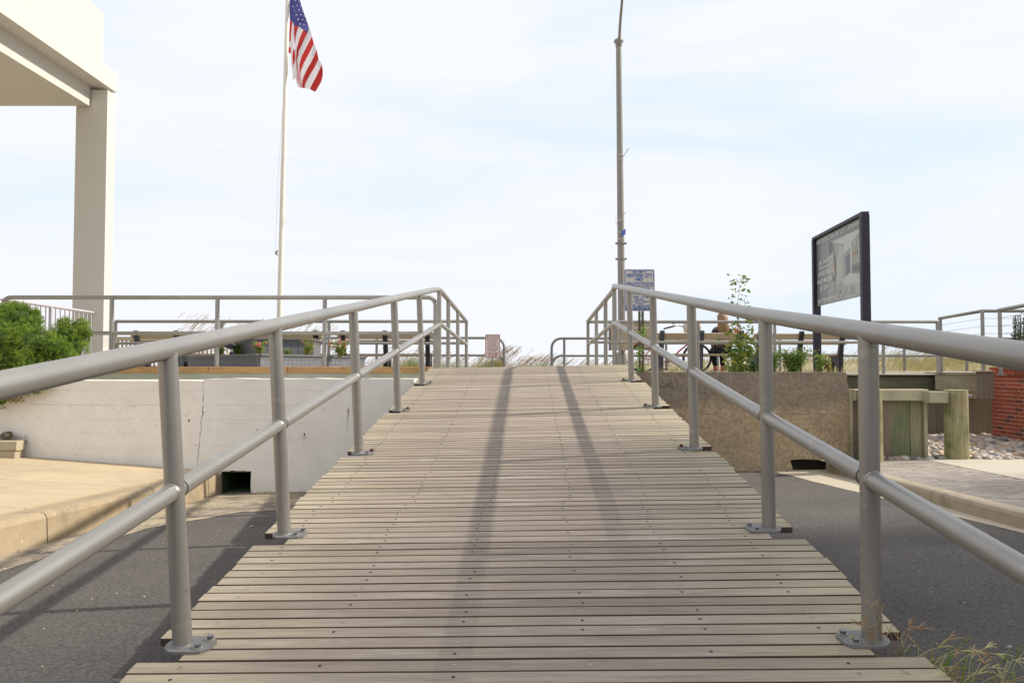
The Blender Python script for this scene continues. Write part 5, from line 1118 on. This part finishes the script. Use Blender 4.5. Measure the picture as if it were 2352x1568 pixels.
# ------------------------------------------------------------------ dune grass
random.seed(44)
def tuft(b, x, y, z, n, h, lean, mats, plumes=0, spread=.15):
    for k in range(n):
        p = Vector((x + random.gauss(0, spread), y + random.gauss(0, spread), z - .05)); hh = h * random.uniform(.5, 1.05)
        b.blade(p, (random.gauss(lean, .16) * hh, random.gauss(0, .1) * hh, 0), hh, .009, random.choice(mats), 4)
    for k in range(plumes):
        p = Vector((x + random.gauss(0, spread), y + random.gauss(0, spread), z)); hh = h * random.uniform(1.0, 1.45)
        tip = b.blade(p, (random.gauss(lean * 1.6, .15) * hh, 0, 0), hh, .011, 'plume', 5, 2.2)
        for q in range(9): b.leaf(tip - Vector((q * .03, 0, q * .025)), (random.gauss(.7, .4), random.gauss(0, .3), random.gauss(.5, .3)), (0, -1, 0), .07, .016, 'plume')
b = MB()
for (px, pyt, n, h, mats, pl, Y) in ((940, 0, 260, .72, ['grassg', 'grassg', 'grassy'], 6, 25.6), (965, 0, 150, .6, ['grassg', 'grassy'], 10, 25.8), (915, 0, 140, .6, ['grassy', 'plume'], 16, 26), (1010, 0, 130, .5, ['grassg', 'grassy'], 14, 26), (1045, 0, 150, .45, ['grassg', 'grassy'], 12, 26), (1085, 0, 120, .45, ['grassg', 'grassy'], 14, 26.5), (1110, 0, 200, .6, ['grassg', 'grassy'], 14, 25.4), (1135, 0, 300, .68, ['grassg', 'grassy', 'grassy'], 26, 25.3), (1150, 0, 160, .62, ['grassy', 'plume'], 20, 25.4), (1197, 0, 200, .42, ['grassy', 'plume'], 24, 27), (1215, 0, 130, .42, ['grassy', 'plume', 'grassg'], 18, 27), (1243, 0, 200, .5, ['grassg'], 26, 26.8), (1262, 0, 60, .4, ['grassg', 'grassy'], 10, 27), (1165, 0, 50, .25, ['grassg'], 3, 27), (1178, 0, 50, .2, ['grassg'], 2, 27), (1290, 0, 60, .35, ['grassg', 'grassy'], 14, 27), (1330, 0, 140, .3, ['grassg'], 8, 26.5), (1360, 0, 180, .38, ['grassg', 'leafg'], 8, 26), (1395, 0, 80, .4, ['grassg', 'grassy'], 8, 27),
    (395, 0, 60, 1.6, ['grassy', 'plume'], 40, 27), (430, 0, 70, 1.5, ['plume', 'grassy'], 34, 27), (520, 0, 60, 1.5, ['plume', 'grassy'], 24, 27), (665, 0, 130, 1.45, ['grassy', 'leafr', 'plume'], 40, 27), (700, 0, 60, 1.3, ['plume'], 26, 27), (870, 0, 100, .8, ['grassy', 'grassg'], 10, 26)):
    x = atx(px, Y); tuft(b, x, Y, -.17, int(n * 1.1), h, .38, mats, pl, .16 if px > 850 else .3)
for k in range(170):
    px = random.uniform(1400, 2420); Y = random.uniform(25.2, 31); x = atx(px, Y); z = dune(x, Y)
    right = (px - 1400) / 900
    tuft(b, x, Y, z, 42, random.uniform(.3, .5), .35, ['grassy', 'grassy', 'grassg', 'grassg', 'plume'], 3 if random.random() < .5 else 0, .22)
for k in range(60):
    px = random.uniform(1940, 2330); Y = random.uniform(25.2, 30); x = atx(px, Y); tuft(b, x, Y, dune(x, Y), 60, .55, .35, ['grassy', 'grassy', 'grassg'], 3, .25)
for k in range(60):
    px = random.uniform(250, 1150); Y = random.uniform(26, 31); x = atx(px, Y); tuft(b, x, Y, dune(x, Y), 36, random.uniform(.3, .45), .35, ['grassy', 'grassg', 'plume'], 2, .25)
stuff(b.build('dune_grass'))
# ------------------------------------------------------------------ weeds at the near right post
random.seed(9)
b = MB()
def wstem(p, d, l, m, r=.0013, heads=True):
    p = Vector(p); d = Vector(d); pts = [p + d * l * t + Vector((0, 0, -l * .35 * t * t)) + Vector((noise.noise(Vector((t * 3, l * 50, p.x * 9))) * .015,) * 3) * t for t in lin(0, 1, 6)]
    b.tube(pts, [r * 1.3] * 3 + [r] * 3 + [r * .8], m, 4)
    if heads:
        e = pts[-1]; dd = (pts[-1] - pts[-2]).normalized()
        for k in range(random.randint(2, 4)):
            h_ = (dd + Vector((random.gauss(0, .45), random.gauss(0, .3), random.gauss(.1, .4)))).normalized(); L_ = random.uniform(.03, .07)
            b.tube([e, e + h_ * L_ * .6, e + h_ * L_ + Vector((0, 0, -.006))], [r * 1.5, r * 1.9, r], m, 4)
for (X, Y, n) in ((1.50, 2.80, 26), (1.56, 2.62, 18), (1.64, 2.50, 26), (1.72, 2.36, 20), (1.42, 2.9, 9), (1.66, 2.30, 16), (1.82, 2.45, 30), (1.92, 2.28, 30), (1.72, 2.58, 24), (1.60, 2.72, 14)):
    for k in range(n):
        a = random.uniform(-1.2, 2.6); el = random.uniform(.25, 1.3); d = Vector((math.cos(a) * math.cos(el), -.25 + math.sin(a) * .5 * math.cos(el), math.sin(el)))
        z = G(X, Y); wstem((X + random.gauss(0, .04), Y + random.gauss(0, .04), z), d, random.uniform(.15, .42), random.choice(['weed', 'weed', 'weed', 'weedo', 'grassg']), random.uniform(.0009, .0016), random.random() < .6)
for k in range(12):
    wstem(foot(1, 2.83) + Vector((random.uniform(-.05, .1), -.03, -.08)), (random.uniform(-.5, .4), -.1, 1), random.uniform(.15, .36), 'weedo', .001, True)
for k in range(26):
    b.blade((1.46 + random.random() * .25, 2.55 + random.random() * .35, G(1.5, 2.7)), (random.gauss(.02, .05), -.02, 0), random.uniform(.08, .2), .009, 'leafg' if k % 3 else 'leafy', 4)
gw = tag(b.build('crab_grass'), 'straggly crab grass growing up round the nearest right handrail post', 'weed')
# ------------------------------------------------------------------ litter on the road
random.seed(77); b = MB()
for k in range(420):
    X, Y = random.uniform(-3.4, 4.0), random.uniform(2, 10)
    if -1.3 < X < 1.4: continue
    s_ = random.uniform(.003, .009) if random.random() < .94 else random.uniform(.01, .018)
    b.ell((X, Y, G(X, Y) + s_ * .4), (s_, s_ * .8, s_ * .5), random.choice(['bit', 'bit', 'stone2', 'stone3']), 6, 4, .2)
stuff(b.build('gravel_bits'))
b = MB()
for k in range(420):
    if k < 250: X, Y = random.triangular(-3.55, -1.6, -3.3), random.triangular(6.4, 9.3, 9.2)
    else: X = random.uniform(-3.58, -3.2); Y = random.uniform(4, 8)
    b.leaf((X, Y, G(X, Y) + .012), (random.gauss(0, 1), random.gauss(0, 1), .1), (0, 0, 1), random.uniform(.008, .035), random.uniform(.006, .018), random.choice(['leaf', 'leaf', 'leafr', 'soil', 'soil', 'leafg']))
for k in range(500):
    X = random.uniform(-3.6, -1.4); Y = 9.33 - abs(random.gauss(0, .04)); b.blade((X, Y, G(X, Y)), (random.gauss(0, .01), 0, 0), random.uniform(.01, .035), .005, random.choice(['leafg', 'leafy', 'leafd']), 2)
for k in range(260):
    X = random.uniform(-8, -3.95); Y = random.uniform(4, 9.3)
    b.leaf((X, Y, zwalkL(X, Y) + .004), (random.gauss(0, 1), random.gauss(0, 1), .05), (0, 0, 1), random.uniform(.006, .02), random.uniform(.005, .012), random.choice(['leaf', 'soil', 'soil']))
for k in range(420):
    X = random.uniform(1.3, 4.0); Y = YR - .02 - abs(random.gauss(0, .05)); s_ = random.uniform(.004, .014)
    b.ell((X, Y, G(X, Y) + s_ * .4), (s_, s_, s_ * .6), random.choice(['bit', 'soil', 'bwall', 'stone2']), 6, 4, .25)
stuff(b.build('fallen_leaves'))
# ------------------------------------------------------------------ turn lettering and skinned bodies into meshes
bpy.context.view_layer.update()
dg = bpy.context.evaluated_depsgraph_get()
wmap = {o.name: w_ for o, w_ in WIDTHS}
for o, root in TEXTS:
    me = bpy.data.meshes.new_from_object(o.evaluated_get(dg)); mw = o.matrix_world.copy()
    if o.name in wmap:
        xs_ = [v.co.x for v in me.vertices]; wd = (max(xs_) - min(xs_)) ; cx = (max(xs_) + min(xs_)) / 2
        k_ = wmap[o.name] / wd
        for v in me.vertices: v.co.x = (v.co.x - cx) * k_
        mw = mw @ Matrix.Diagonal((1 / mw.to_scale().x, 1, 1, 1))
    nm = o.name.split('.')[0]; old = o.data; bpy.data.objects.remove(o)
    n_ = obj(nm, me, root, rel(root) @ mw)
